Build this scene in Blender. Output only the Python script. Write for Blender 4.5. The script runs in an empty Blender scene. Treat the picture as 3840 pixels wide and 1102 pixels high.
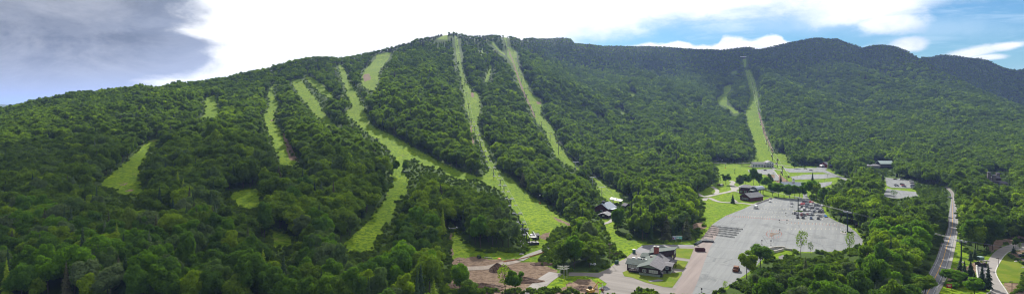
import bpy, math, random
import numpy as np
R = math.radians
rnd = random.Random(7)
rng = np.random.default_rng(11)
sc = bpy.context.scene
COL = sc.collection
F, CX, HY, HC = 2132.0, 1920.0, 400.0, 88.0      # focal length in photo pixels, principal column, horizon row, camera height

# ------------------------------------------------------------------ camera
cam = bpy.data.cameras.new('camera'); camo = bpy.data.objects.new('camera', cam); COL.objects.link(camo)
camo.location = (0, 0, HC); camo.rotation_euler = (R(90), 0, 0)
cam.sensor_width = 36; cam.lens = F / 3840 * 36; cam.shift_y = -(551 - HY) / 3840
cam.clip_start = 1; cam.clip_end = 40000
sc.camera = camo

# ------------------------------------------------------------------ node helpers
def new_mat(name):
    m = bpy.data.materials.new(name); m.use_nodes = True
    nt = m.node_tree
    return m, nt, nt.nodes['Principled BSDF']

def N(nt, typ, **kw):
    n = nt.nodes.new(typ)
    for k, v in kw.items():
        if k.startswith('i_'):
            n.inputs[k[2:].replace('_', ' ')].default_value = v
        else:
            setattr(n, k, v)
    return n

def L(nt, a, b): nt.links.new(a, b)

def mth(nt, op, a, b=None, c=None, clamp=False):
    n = nt.nodes.new('ShaderNodeMath'); n.operation = op; n.use_clamp = clamp
    for i, v in enumerate((a, b, c)):
        if v is None: continue
        if isinstance(v, (int, float)): n.inputs[i].default_value = v
        else: nt.links.new(v, n.inputs[i])
    return n.outputs[0]

def mixc(nt, fac, a, b, mode='MIX'):
    n = nt.nodes.new('ShaderNodeMix'); n.data_type = 'RGBA'; n.blend_type = mode
    for s, v in ((n.inputs[0], fac), (n.inputs[6], a), (n.inputs[7], b)):
        if isinstance(v, (int, float)): s.default_value = v
        elif isinstance(v, tuple): s.default_value = (*v[:3], 1)
        else: nt.links.new(v, s)
    return n.outputs[2]

def noise(nt, vec, scale, detail=3, rough=.55, dist=0.0):
    n = nt.nodes.new('ShaderNodeTexNoise'); n.inputs['Scale'].default_value = scale
    n.inputs['Detail'].default_value = detail; n.inputs['Roughness'].default_value = rough
    n.inputs['Distortion'].default_value = dist
    if vec is not None: nt.links.new(vec, n.inputs['Vector'])
    return n.outputs['Fac']

def smooth(nt, x, a, b):
    n = nt.nodes.new('ShaderNodeMapRange'); n.interpolation_type = 'SMOOTHSTEP'
    nt.links.new(x, n.inputs[0]); n.inputs[1].default_value = a; n.inputs[2].default_value = b
    return n.outputs[0]

def paint(name, col, rough=.6, metal=0.0, var=.15, scale=1.5, spec=.3, bump=0.0, streak=None):
    m, nt, b = new_mat(name)
    tc = nt.nodes.new('ShaderNodeTexCoord').outputs['Object']
    v = tc
    if streak:
        mp = nt.nodes.new('ShaderNodeMapping'); mp.inputs['Scale'].default_value = streak
        nt.links.new(tc, mp.inputs[0]); v = mp.outputs[0]
    f = noise(nt, v, scale, 4)
    lo = tuple(c * (1 - var) for c in col); hi = tuple(min(1, c * (1 + var)) for c in col)
    nt.links.new(mixc(nt, smooth(nt, f, .3, .7), lo, hi), b.inputs['Base Color'])
    b.inputs['Roughness'].default_value = rough; b.inputs['Metallic'].default_value = metal
    b.inputs['Specular IOR Level'].default_value = spec
    if bump:
        bp = nt.nodes.new('ShaderNodeBump'); bp.inputs['Strength'].default_value = bump
        nt.links.new(f, bp.inputs['Height']); nt.links.new(bp.outputs[0], b.inputs['Normal'])
    return m

# ------------------------------------------------------------------ object helpers
def tag(o, label=None, cat=None, group=None, kind=None):
    if label: o['label'] = label
    if cat: o['category'] = cat
    if group: o['group'] = group
    if kind: o['kind'] = kind
    return o

def thing(name, label, cat, loc=(0, 0, 0), rz=0.0, group=None):
    o = bpy.data.objects.new(name, None); COL.objects.link(o)
    o.empty_display_size = .5
    o.location = loc; o.rotation_euler = (0, 0, rz)
    return tag(o, label, cat, group)

def mesh_obj(name, verts, faces, mat, parent=None, smooth_=False):
    me = bpy.data.meshes.new(name); me.from_pydata([tuple(v) for v in verts], [], faces)
    mats = mat if isinstance(mat, (list, tuple)) else [mat]
    for m in mats: me.materials.append(m)
    if smooth_: me.polygons.foreach_set('use_smooth', [True] * len(me.polygons))
    me.update()
    o = bpy.data.objects.new(name, me); COL.objects.link(o)
    if parent: o.parent = parent
    return o

def dup(root, loc, rz=0.0, label=None, scale=None):
    r = root.copy(); COL.objects.link(r); r.location = loc; r.rotation_euler = (0, 0, rz)
    if scale: r.scale = scale
    if label: r['label'] = label
    for ch in root.children:
        c = ch.copy(); COL.objects.link(c); c.parent = r
        for g in ch.children:
            d = g.copy(); COL.objects.link(d); d.parent = c
    return r

class MB:
    def __init__(s): s.v = []; s.f = []
    def add(s, vs, fs):
        n = len(s.v); s.v += [tuple(v) for v in vs]; s.f += [tuple(i + n for i in f) for f in fs]; return s
    def box(s, x0, x1, y0, y1, z0, z1, rz=0.0, piv=None, taper=1.0):
        vs = []
        cx, cy = (x0 + x1) / 2, (y0 + y1) / 2
        for z, t in ((z0, 1.0), (z1, taper)):
            for x, y in ((x0, y0), (x1, y0), (x1, y1), (x0, y1)):
                x, y = cx + (x - cx) * t, cy + (y - cy) * t
                if rz:
                    px, py = piv or (cx, cy); dx, dy = x - px, y - py
                    x = px + dx * math.cos(rz) - dy * math.sin(rz); y = py + dx * math.sin(rz) + dy * math.cos(rz)
                vs.append((x, y, z))
        return s.add(vs, [(0, 3, 2, 1), (4, 5, 6, 7), (0, 1, 5, 4), (1, 2, 6, 5), (2, 3, 7, 6), (3, 0, 4, 7)])
    def tube(s, a, b, r0, r1=None, n=6, cap=True):
        r1 = r0 if r1 is None else r1
        a, b = np.array(a, float), np.array(b, float); d = b - a; d /= (np.linalg.norm(d) or 1)
        up = np.array((0, 0, 1.)) if abs(d[2]) < .9 else np.array((1., 0, 0))
        e1 = np.cross(d, up); e1 /= np.linalg.norm(e1); e2 = np.cross(d, e1)
        vs = []
        for c, r in ((a, r0), (b, r1)):
            for k in range(n):
                t = 2 * math.pi * k / n; vs.append(c + r * (math.cos(t) * e1 + math.sin(t) * e2))
        fs = [(k, n + k, n + (k + 1) % n, (k + 1) % n) for k in range(n)]
        if cap: fs += [tuple(range(n)), tuple(range(2 * n - 1, n - 1, -1))]
        return s.add(vs, fs)
    def cable(s, pts, r, n=4):
        for a, b in zip(pts[:-1], pts[1:]): s.tube(a, b, r, n=n, cap=False)
        return s
    def gable(s, x0, x1, y0, y1, z, rise, axis='y', over=.6, th=.25):
        """solid gable roof slab pair with eaves"""
        if axis == 'x':
            g = MB().gable(y0, y1, x0, x1, z, rise, 'y', over, th)
            return s.add([(v[1], v[0], v[2]) for v in g.v], [tuple(reversed(f)) for f in g.f])
        cx = (x0 + x1) / 2; hw = (x1 - x0) / 2; sl = rise / hw
        ya, yb = y0 - over, y1 + over
        for sg in (-1, 1):
            xo = cx + sg * (hw + over); zo = z - over * sl
            vs = [(xo, ya, zo), (cx, ya, z + rise), (cx, yb, z + rise), (xo, yb, zo)]
            vs += [(a, b, c + th) for a, b, c in vs]
            fs = [(0, 3, 2, 1), (4, 5, 6, 7), (0, 1, 5, 4), (2, 3, 7, 6), (3, 0, 4, 7), (1, 2, 6, 5)]
            if sg > 0: fs = [tuple(reversed(f)) for f in fs]
            s.add(vs, fs)
        return s
    def gwall(s, x0, x1, y0, y1, z0, h, rise, axis='y'):
        """walls with gable ends"""
        if axis == 'x':
            g = MB().gwall(y0, y1, x0, x1, z0, h, rise, 'y')
            return s.add([(v[1], v[0], v[2]) for v in g.v], [tuple(reversed(f)) for f in g.f])
        cx = (x0 + x1) / 2; t = z0 + h
        vs = [(x0, y0, z0), (x1, y0, z0), (x1, y1, z0), (x0, y1, z0), (x0, y0, t), (x1, y0, t), (x1, y1, t), (x0, y1, t), (cx, y0, t + rise), (cx, y1, t + rise)]
        return s.add(vs, [(0, 1, 5, 8, 4), (1, 2, 6, 5), (2, 3, 7, 9, 6), (3, 0, 4, 7), (4, 8, 9, 7), (5, 6, 9, 8)])
    def hip(s, x0, x1, y0, y1, z, rise, over=.6, inset=None):
        x0 -= over; x1 += over; y0 -= over; y1 += over
        w, l = x1 - x0, y1 - y0; i = min(w, l) / 2 if inset is None else inset
        if w <= l: a, b = ((x0 + x1) / 2, y0 + i), ((x0 + x1) / 2, y1 - i)
        else: a, b = (x0 + i, (y0 + y1) / 2), (x1 - i, (y0 + y1) / 2)
        vs = [(x0, y0, z), (x1, y0, z), (x1, y1, z), (x0, y1, z), (*a, z + rise), (*b, z + rise)]
        if w <= l: fs = [(0, 1, 4), (1, 2, 5, 4), (2, 3, 5), (3, 0, 4, 5), (0, 3, 2, 1)]
        else: fs = [(0, 1, 5, 4), (1, 2, 5), (2, 3, 4, 5), (3, 0, 4), (0, 3, 2, 1)]
        return s.add(vs, fs)
    def build(s, name, mat, parent=None, smooth_=False): return mesh_obj(name, s.v, s.f, mat, parent, smooth_)

def inpoly(px, py, poly):
    P = np.asarray(poly, float); x0, y0 = P[:, 0], P[:, 1]; x1, y1 = np.roll(x0, -1), np.roll(y0, -1)
    ins = np.zeros(px.shape, bool)
    sel = (px >= x0.min()) & (px <= x0.max()) & (py >= y0.min()) & (py <= y0.max())
    if not sel.any(): return ins
    a, b = px[sel], py[sel]; r = np.zeros(a.shape, bool)
    for i in range(len(P)):
        if y0[i] == y1[i]: continue
        c = ((y0[i] > b) != (y1[i] > b)) & (a < (x1[i]-x0[i])*(b-y0[i])/(y1[i]-y0[i]) + x0[i])
        r ^= c
    ins[sel] = r
    return ins

# ------------------------------------------------------------------ clearings, as they are seen (photo pixels on the slope)
GRASS = {
 'r1': [(616,517),(560,527),(517,564),(473,605),(405,658),(375,677),(387,702),(431,718),(475,734),(537,743),(600,770),(640,800),(655,800),(600,752),(545,735),(534,715),(525,665),(532,623),(548,592),(563,561),(613,521)],
 'r2': [(775,364),(815,353),(812,367),(815,397),(824,409),(819,427),(822,444),(763,446),(740,451),(763,432),(770,404),(761,385)],
 'r3': [(1027,266),(1041,264),(1039,280),(1030,279)],
 'r3b': [(1027,315),(1046,308),(1044,315),(1025,329),(1024,343),(1030,367),(1048,385),(1041,404),(1030,423),(1030,455),(1048,479),(1060,507),(1068,537),(1118,606),(1124,615),(1105,625),(1049,634),(1049,593),(1024,556),(1012,512),(1011,507),(992,470),(983,441),(1002,413),(1009,390),(1004,357),(1006,343)],
 'r4': [(1094,299),(1127,295),(1147,325),(1172,353),(1196,385),(1209,413),(1238,446),(1268,480),(1240,486),(1194,447),(1168,420),(1144,385),(1117,353),(1097,315)],
 'r5': [(1143,282),(1174,292),(1206,316),(1240,350),(1262,378),(1240,372),(1200,350),(1174,326),(1150,300)],
 'r6': [(1270,238),(1292,259),(1310,305),(1330,329),(1342,361),(1364,399),(1378,443),(1395,470),(1424,485),(1491,516),(1544,547),(1598,577),(1663,610),(1729,640),(1805,667),(1827,697),(1783,678),(1729,683),(1663,661),(1658,640),(1598,629),(1554,604),(1516,602),(1516,643),(1541,687),(1530,715),(1512,742),(1494,760),(1492,792),(1464,828),(1434,880),(1408,940),(1300,950),(1280,930),(1312,892),(1345,864),(1384,826),(1408,784),(1444,742),(1464,700),(1466,652),(1480,620),(1480,593),(1454,568),(1416,525),(1373,500),(1340,470),(1294,430),(1294,417),(1324,403),(1302,361),(1293,324),(1279,301),(1268,255)],
 'r8': [(1708,133),(1715,147),(1727,212),(1736,254),(1747,310),(1764,319),(1767,343),(1790,345),(1799,366),(1802,403),(1797,433),(1794,471),(1805,514),(1832,542),(1838,591),(1871,634),(1903,651),(1931,683),(1980,722),(2018,749),(2056,754),(2061,781),(2140,836),(2140,850),(2102,847),(2086,869),(2054,918),(2043,939),(1966,949),(1966,879),(1945,831),(1928,798),(1901,776),(1903,749),(1860,710),(1827,697),(1805,667),(1827,634),(1816,591),(1800,558),(1789,531),(1773,503),(1762,471),(1756,433),(1743,399),(1738,350),(1730,310),(1719,259),(1710,193),(1706,147)],
 'r9': [(1837,240),(1846,249),(1837,287),(1827,310),(1816,310),(1827,273)],
 'r9b': [(1837,154),(1851,161),(1869,184),(1897,205),(1890,208),(1855,179)],
 'r9c': [(1803,184),(1809,182),(1816,202),(1808,202)],
 'r10': [(1888,139),(1900,140),(1904,175),(1918,179),(1937,198),(1939,235),(1949,259),(1967,296),(1984,310),(1981,333),(2005,361),(2040,375),(2030,389),(2029,417),(2031,438),(2078,476),(2083,509),(2094,541),(2121,569),(2142,600),(2159,618),(2183,643),(2224,659),(2256,671),(2264,684),(2333,724),(2335,760),(2300,765),(2240,745),(2236,700),(2207,659),(2175,639),(2142,629),(2118,619),(2086,590),(2061,546),(2045,497),(2012,460),(1980,400),(1972,361),(1944,324),(1935,287),(1925,245),(1902,212),(1904,184),(1895,160)],
 'r11': [(2358,338),(2390,353),(2368,368)], 'r11b': [(2312,402),(2327,402),(2343,430),(2380,455),(2410,475),(2405,480),(2345,440)],
 'r11c': [(2208,360),(2228,387),(2216,385)], 'r11d': [(2246,424),(2265,443),(2256,474),(2248,450)],
 'r12': [(2794,262),(2813,262),(2829,300),(2841,349),(2844,418),(2866,480),(2891,549),(2903,574),(2950,577),(2960,614),(2985,625),(2820,600),(2835,574),(2819,511),(2804,461),(2798,418),(2816,356),(2810,325)],
 'r12b': [(2786,220),(2798,220),(2799,250),(2792,250)],
 'r13': [(2714,326),(2740,317),(2743,336),(2724,357),(2726,395),(2741,399),(2773,424),(2754,427),(2726,402),(2693,391),(2690,367),(2715,351)],
 'r13b': [(2740,269),(2762,266),(2760,277),(2741,277)], 'r13c': [(2771,283),(2780,284),(2779,298)],
 'r14': [(1637,149),(1665,132),(1681,132),(1677,149)],
 'r15': [(1413,204),(1466,196),(1459,221),(1427,259),(1422,277),(1422,301),(1413,329),(1408,347),(1385,338),(1354,324),(1357,287),(1366,263),(1385,245),(1408,221)],
 'r16': [(850,728),(972,696),(980,749),(983,778),(949,798),(916,790),(856,756)],
 'r17': [(1010,858),(1050,862),(1112,898),(1066,934),(1016,940),(1004,905)],
 'r18': [(1684,830),(1700,838),(1742,905),(1800,938),(1960,940),(1966,955),(1880,985),(1700,985),(1690,940),(1688,880)],
 'r19': [(2236,796),(2300,800),(2306,835),(2325,885),(2368,901),(2430,905),(2600,905),(2636,850),(2627,800),(2636,760),(2607,724),(2640,706),(2671,690),(2695,679),(2695,658),(2686,631),(2662,603),(2750,612),(2830,602),(2985,622),(3060,622),(3100,624),(3127,640),(3209,685),(3205,692),(3140,680),(3130,700),(3040,740),(3060,752),(3095,775),(3110,805),(3150,825),(3190,840),(3225,862),(3250,905),(3232,930),(3160,945),(2990,948),(2960,975),(2910,975),(2885,950),(2840,1005),(2760,1062),(2700,1102),(2240,1102),(2160,1102),(2010,1102),(2080,1035),(2140,1020),(2243,1022),(2341,961),(2300,955),(2292,918),(2265,860),(2250,835)],
 'r20': [(3552,863),(3540,925),(3512,975),(3465,1040),(3440,1110),(3800,1110),(3850,1080),(3850,890),(3800,905),(3762,915),(3715,955),(3650,955),(3620,940),(3606,870),(3592,800),(3578,749),(3566,749),(3556,803)],
 'r21': [(3318,664),(3430,672),(3432,708),(3442,720),(3445,737),(3359,748),(3310,735)],
 'r22': [(1700,940),(1900,950),(2050,925),(2052,950),(2030,985),(2100,1012),(2100,1102),(1640,1102),(1700,1040)],
 'sm1': [(300,390),(318,385),(316,394)],
}
OPEN = [[(3708,644),(3782,644),(3782,676),(3708,676)], [(3780,700),(3802,700),(3802,718),(3780,718)], [(3738,800),(3800,800),(3800,828),(3738,828)], [(3262,606),(3340,606),(3340,634),(3262,634)],
 [(2250,742),(2332,745),(2368,760),(2366,782),(2330,785),(2296,806),(2298,820),(2240,812)], [(3474,868),(3492,868),(3488,900),(3478,900)], [(3210,836),(3230,836),(3232,858),(3208,856)], [(2700,670),(2712,670),(2712,700),(2700,700)], [(2218,984),(2230,984),(2230,998),(2214,998)],
 [(3440,702),(3540,690),(3568,722),(3568,749),(3558,749)], [(3552,749),(3545,803),(3536,863),(3512,918),(3490,972),(3452,1040),(3420,1102),(3600,1102),(3600,863)]]
RAVINES = [[(1422,347),(1500,382),(1600,422),(1700,462),(1748,505)], [(1949,245),(2030,292),(2120,336),(2205,352)], [(2228,390),(2262,450),(2300,520)], [(2399,468),(2499,549),(2575,618)], [(3000,262),(2964,302),(2985,350),(3023,396),(3015,450),(3000,500),(2957,560)],
 [(2290,300),(2370,372),(2400,350)], [(690,300),(640,352),(700,368)], [(520,345),(600,375),(640,352)], [(350,470),(382,540),(390,590)], [(3190,250),(3260,330),(3330,400)], [(3420,260),(3500,340),(3620,440)], [(2560,300),(2620,380),(2660,470),(2650,560)], [(1560,180),(1590,260),(1640,340)], [(1150,480),(1230,560),(1300,640)], [(2440,230),(2500,330),(2540,430)], [(2860,250),(2900,330),(2920,420),(2950,520)], [(800,480),(880,560),(900,640)]]
def ravine_dist(u, py):
    d = np.full(u.shape, 1e9)
    for L_ in RAVINES:
        for (x0, y0), (x1, y1) in zip(L_[:-1], L_[1:]):
            dx, dy = x1 - x0, y1 - y0; t = np.clip(((u - x0) * dx + (py - y0) * dy) / (dx*dx + dy*dy), 0, 1)
            d = np.minimum(d, np.hypot(u - x0 - t*dx, py - y0 - t*dy))
    return d
def clear_mask(u, py, grow=0):
    m = np.zeros(u.shape, bool)
    for k, p in GRASS.items(): m |= inpoly(u, py, p)
    return m

# ------------------------------------------------------------------ terrain: a height field over (bearing column, distance)
SKY = [(-600,455),(-300,430),(0,402),(53,392),(93,382),(168,363),(218,357),(268,343),(349,340),(430,329),(529,329),(579,333),(647,321),(703,314),(777,298),
 (852,285),(899,271),(987,255),(1044,241),(1100,223),(1147,214),(1198,211),(1254,215),(1277,217),(1333,207),(1408,191),(1474,172),(1506,163),(1567,147),(1642,128),
 (1687,122),(1713,124),(1739,128),(1762,135),(1785,135),(1846,132),(1893,135),(1925,138),(1953,150),(1995,145),(2047,143),(2107,142),(2140,149),(2154,167),(2196,174),
 (2293,176),(2442,176),(2568,183),(2665,183),(2703,186),(2784,175),(2814,174),(2844,183),(2948,162),(3023,149),(3068,142),(3142,145),(3187,165),(3235,182),(3276,170),
 (3314,168),(3358,175),(3411,195),(3470,230),(3540,267),(3680,333),(3840,396),(4000,440),(4400,520)]
FAR = [(3300,215),(3425,200),(3507,207),(3560,216),(3627,216),(3709,231),(3768,257),(3813,266),(3840,265),(4000,300),(4500,400)]
# columns: u, [(D, py) r1..r8], D of the ridge, tree height on the ridge, z near the camera
COLS = [
 (-600, [(240,1102),(330,930),(420,800),(540,680),(640,600),(730,545),(800,515),(865,490)], 930, 14, 12),
 (0,    [(245,1102),(330,905),(430,765),(540,655),(640,580),(730,520),(800,480),(870,450)], 930, 14, 10),
 (400,  [(245,1102),(330,905),(430,760),(540,640),(650,555),(750,485),(840,430),(930,393)], 1010, 14, 8),
 (800,  [(250,1102),(335,900),(440,740),(560,610),(680,520),(800,445),(910,388),(1010,345)], 1100, 12, 6),
 (1200, [(262,1102),(340,925),(450,740),(590,590),(740,480),(880,395),(1010,325),(1130,272)], 1240, 10, 3),
 (1450, [(267,1102),(345,938),(460,750),(610,590),(770,465),(930,365),(1090,290),(1250,235)], 1400, 9, 0),
 (1720, [(267,1102),(350,936),(470,770),(640,600),(820,460),(1000,350),(1180,265),(1360,195)], 1550, 8, 0),
 (1900, [(267,1102),(350,936),(480,772),(650,610),(840,470),(1030,365),(1230,275),(1440,205)], 1650, 7, 0),
 (2060, [(267,1102),(350,936),(500,762),(690,610),(880,500),(1100,395),(1350,300),(1700,215)], 2100, 6, 0),
 (2200, [(267,1102),(350,936),(540,745),(740,620),(960,520),(1200,425),(1480,335),(1850,250)], 2250, 6, 0),
 (2450, [(267,1102),(350,936),(535,750.7),(760,633),(1030,525),(1300,440),(1600,360),(1950,280)], 2350, 6, 0),
 (2700, [(267,1102),(350,936),(535,750.7),(830,622),(1070,540),(1330,460),(1620,380),(1960,290)], 2400, 6, 0),
 (2850, [(267,1102),(350,936),(535,750.7),(850,619.5),(1080,540),(1330,450),(1600,365),(1950,270)], 2350, 6, 0),
 (3050, [(267,1102),(350,936),(535,750.7),(850,619.5),(1060,545),(1280,470),(1530,385),(1860,280)], 2300, 6, 0),
 (3280, [(267,1102),(350,936),(535,750.7),(850,619.5),(1030,545),(1230,480),(1470,400),(1780,300)], 2200, 6, 0),
 (3450, [(267,1102),(350,936),(535,750.7),(830,624),(1000,555),(1180,500),(1390,430),(1650,340)], 1950, 7, 0),
 (3640, [(267,1102),(350,936),(535,750.7),(780,640),(930,575),(1100,520),(1280,460),(1480,385)], 1680, 9, 0),
 (3840, [(267,1102),(350,936),(535,745),(700,655),(850,585),(1010,535),(1180,485),(1360,440)], 1500, 11, 0),
 (4400, [(267,1102),(350,936),(520,740),(650,660),(800,600),(950,565),(1100,540),(1250,530)], 1400, 12, 0)]
def pchip_eval(X, Y, x):
    """row-wise monotone cubic: X, Y (n,k), x (n,m)"""
    h = np.diff(X, axis=1); d = np.diff(Y, axis=1) / h
    m = np.zeros_like(Y)
    w1 = 2 * h[:, 1:] + h[:, :-1]; w2 = h[:, 1:] + 2 * h[:, :-1]
    same = d[:, :-1] * d[:, 1:] > 0
    with np.errstate(all='ignore'):
        hm = (w1 + w2) / (w1 / d[:, :-1] + w2 / d[:, 1:])
    m[:, 1:-1] = np.where(same, hm, 0); m[:, 0] = d[:, 0]; m[:, -1] = d[:, -1]
    out = np.zeros_like(x)
    for r in range(X.shape[0]):
        j = np.clip(np.searchsorted(X[r], x[r]) - 1, 0, X.shape[1] - 2)
        t = (x[r] - X[r, j]) / h[r, j]; t = np.clip(t, 0, 1)
        t2, t3 = t * t, t * t * t
        out[r] = (2*t3-3*t2+1)*Y[r, j] + (t3-2*t2+t)*h[r, j]*m[r, j] + (-2*t3+3*t2)*Y[r, j+1] + (t3-t2)*h[r, j]*m[r, j+1]
    return out
UG = np.arange(-560, 4405, 4.0)
DG = [30.0, 60, 100, 150, 190, 215]
while DG[-1] < 2950: DG.append(DG[-1] * 1.0062)
DG += [3300, 4200, 6500, 12000, 25000]
DG = np.array(DG)
cu = np.array([c[0] for c in COLS], float)
def ci(vals):    # smooth interpolation of a column quantity over u
    v = pchip_eval(cu[None, :], np.array(vals, float)[None, :], UG[None, :])[0]
    return v
rows_D = [ci([c[1][k][0] for c in COLS]) for k in range(8)]
rows_P = [ci([c[1][k][1] for c in COLS]) for k in range(8)]
zof = lambda D, P: HC - (P - HY) * D / F
rows_z = [zof(d, p) for d, p in zip(rows_D, rows_P)]
D9 = ci([c[2] for c in COLS]); th9 = ci([c[3] for c in COLS])
sky = np.interp(UG, *zip(*SKY)); P9 = sky + .9 * th9 * F / D9
z9 = zof(D9, P9)
zn = ci([c[4] for c in COLS])
farp = np.interp(UG, *zip(*FAR)); wf = np.clip((UG - 3340) / 120, 0, 1)
D10 = D9 * 1.12; z10 = z9 - 25 - 45 * wf
D11 = np.maximum(D9 * 1.35, 2650 * wf); z11 = z10 * .6 * (1 - wf) + wf * zof(D11, farp + 6)
Xk = np.stack([np.full_like(UG, 20.)] + [np.full_like(UG, 200.)] + rows_D + [D9, D10, D11, D11 * 1.3, np.full_like(UG, 6000.), np.full_like(UG, 26000.)], 1)
Zk = np.stack([zn, zn * .9 + rows_z[0] * .1] + rows_z + [z9, z10, z11, z11 * .5, z11 * 0 - 10, z11 * 0 - 60], 1)
ZG = pchip_eval(Xk, Zk, np.repeat(DG[None, :], len(UG), 0))       # (u, D)
# ravines and bumps that belong to the mountain
def vnoise(x, y, s, seed):
    r = np.random.default_rng(seed); T = r.random((257, 257))
    x = x / s + 1000.3; y = y / s + 1000.7; xi = np.floor(x).astype(int); yi = np.floor(y).astype(int)
    fx = x - xi; fy = y - yi; fx = fx*fx*(3-2*fx); fy = fy*fy*(3-2*fy)
    g = lambda a, b: T[a % 257, b % 257]
    return (g(xi, yi)*(1-fx)+g(xi+1, yi)*fx)*(1-fy) + (g(xi, yi+1)*(1-fx)+g(xi+1, yi+1)*fx)*fy - .5
XG = (UG[:, None] - CX) / F * DG[None, :]; YG = np.repeat(DG[None, :], len(UG), 0)
amp = np.clip((ZG - 14) / 60, 0, 1) * np.clip((YG - 480) / 500, 0, 1)
fade9 = np.clip(np.abs(YG - D9[:, None]) / 220, .10, 1)
# runs are graded: the relief is gentler on and near them
_P0 = HY + (HC - ZG) * F / YG; _U0 = np.repeat(UG[:, None], len(DG), 1); _cl = np.zeros(ZG.shape)
for _k, _p in GRASS.items():
    if _k not in ('r19', 'r20', 'r21', 'r22'): _cl = np.maximum(_cl, inpoly(_U0, _P0, _p))
for _ in range(10):
    _q = np.pad(_cl, 1, mode='edge'); _cl = np.maximum(_cl, .55 * _cl + .45 * (_q[:-2, 1:-1] + _q[2:, 1:-1] + _q[1:-1, :-2] + _q[1:-1, 2:]) / 4 * 1.9 * .98); _cl = np.minimum(_cl, 1)
fade9 = fade9 * (1 - .75 * _cl)
ZG = ZG + amp * fade9 * (vnoise(XG, YG * .38, 75, 1) * 30 * np.clip(YG / 1500, .3, 1.3) + vnoise(XG, YG * .5, 190, 2) * 46 * np.clip((YG - 900) / 900, 0, 1) + vnoise(XG, YG, 25, 3) * 3)

LU, LD = UG, DG
def _bil(G, u, D):
    iu = np.clip((u - UG[0]) / 4.0, 0, len(UG) - 1.001); a = iu.astype(int); fa = iu - a
    b = np.clip(np.searchsorted(DG, D) - 1, 0, len(DG) - 2); fb = np.clip((D - DG[b]) / (DG[b+1] - DG[b]), 0, 1)
    return (G[a, b]*(1-fa)+G[a+1, b]*fa)*(1-fb) + (G[a, b+1]*(1-fa)+G[a+1, b+1]*fa)*fb
def gz(x, y):
    x = np.atleast_1d(np.asarray(x, float)); y = np.atleast_1d(np.asarray(y, float))
    yy = np.maximum(y, 25); return _bil(ZG, x / yy * F + CX, yy)
def g1(x, y): return float(gz(x, y)[0])
PG = HY + (HC - ZG) * F / YG
def at(u, py, dz=0.0):
    """first point of the ground seen along the ray through photo pixel (u, py)"""
    Ds = np.arange(150, 2900, 1.0)
    z = _bil(ZG, np.full_like(Ds, u), Ds); p = HY + (HC - z) * F / Ds
    k = np.argmax(p <= py)
    if p[k] > py: k = len(Ds) - 1
    if k > 0:
        t = (p[k-1] - py) / max(1e-6, p[k-1] - p[k]); D = Ds[k-1] + t * (Ds[k] - Ds[k-1])
    else: D = Ds[0]
    x = (u - CX) / F * D
    return (x, D, g1(x, D) + dz)
# ------------------------------------------------------------------ ground mesh, one sheet to the horizon
def ground_material():
    m, nt, b = new_mat('ground_cover')
    geo = nt.nodes.new('ShaderNodeNewGeometry').outputs['Position']
    att = N(nt, 'ShaderNodeAttribute', attribute_name='cover').outputs['Color']
    sep = nt.nodes.new('ShaderNodeSeparateColor'); L(nt, att, sep.inputs[0])
    n1 = noise(nt, geo, .035, 4); n2 = noise(nt, geo, .35, 5, .7); n3 = noise(nt, geo, 1.6, 3, .6)
    g = mixc(nt, smooth(nt, n1, .35, .65), (.135, .215, .002), (.19, .27, .003))
    g = mixc(nt, smooth(nt, n2, .42, .60), g, (.06, .125, .004))
    g = mixc(nt, mth(nt, 'MULTIPLY', smooth(nt, n3, .55, .75), .6), g, (.22, .27, .012))
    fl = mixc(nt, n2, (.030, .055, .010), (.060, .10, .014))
    dr = mixc(nt, smooth(nt, n2, .3, .7), (.11, .073, .050), (.25, .18, .125))
    mpx = nt.nodes.new('ShaderNodeMapping'); mpx.inputs['Scale'].default_value = (1, .12, 1); L(nt, geo, mpx.inputs[0])
    g = mixc(nt, mth(nt, 'MULTIPLY', smooth(nt, noise(nt, mpx.outputs[0], .12, 4, .6, .5), .5, .7), .7), g, (.10, .165, .010))
    g = mixc(nt, mth(nt, 'MULTIPLY', smooth(nt, noise(nt, geo, .06, 5, .7), .60, .70), .65), g, (.17, .15, .06))
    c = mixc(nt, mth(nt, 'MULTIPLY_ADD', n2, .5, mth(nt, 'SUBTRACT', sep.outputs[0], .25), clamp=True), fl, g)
    c2 = mixc(nt, smooth(nt, mth(nt, 'ADD', sep.outputs[1], mth(nt, 'MULTIPLY', mth(nt, 'SUBTRACT', n2, .5), .7)), .35, .6), c, dr)
    L(nt, c2, b.inputs['Base Color']); b.inputs['Roughness'].default_value = .95; b.inputs['Specular IOR Level'].default_value = .05
    bp = nt.nodes.new('ShaderNodeBump'); bp.inputs['Strength'].default_value = .6; bp.inputs['Distance'].default_value = 1.0
    L(nt, mth(nt, 'ADD', n2, mth(nt, 'MULTIPLY', n3, .5)), bp.inputs['Height']); L(nt, bp.outputs[0], b.inputs['Normal'])
    return m
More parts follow.
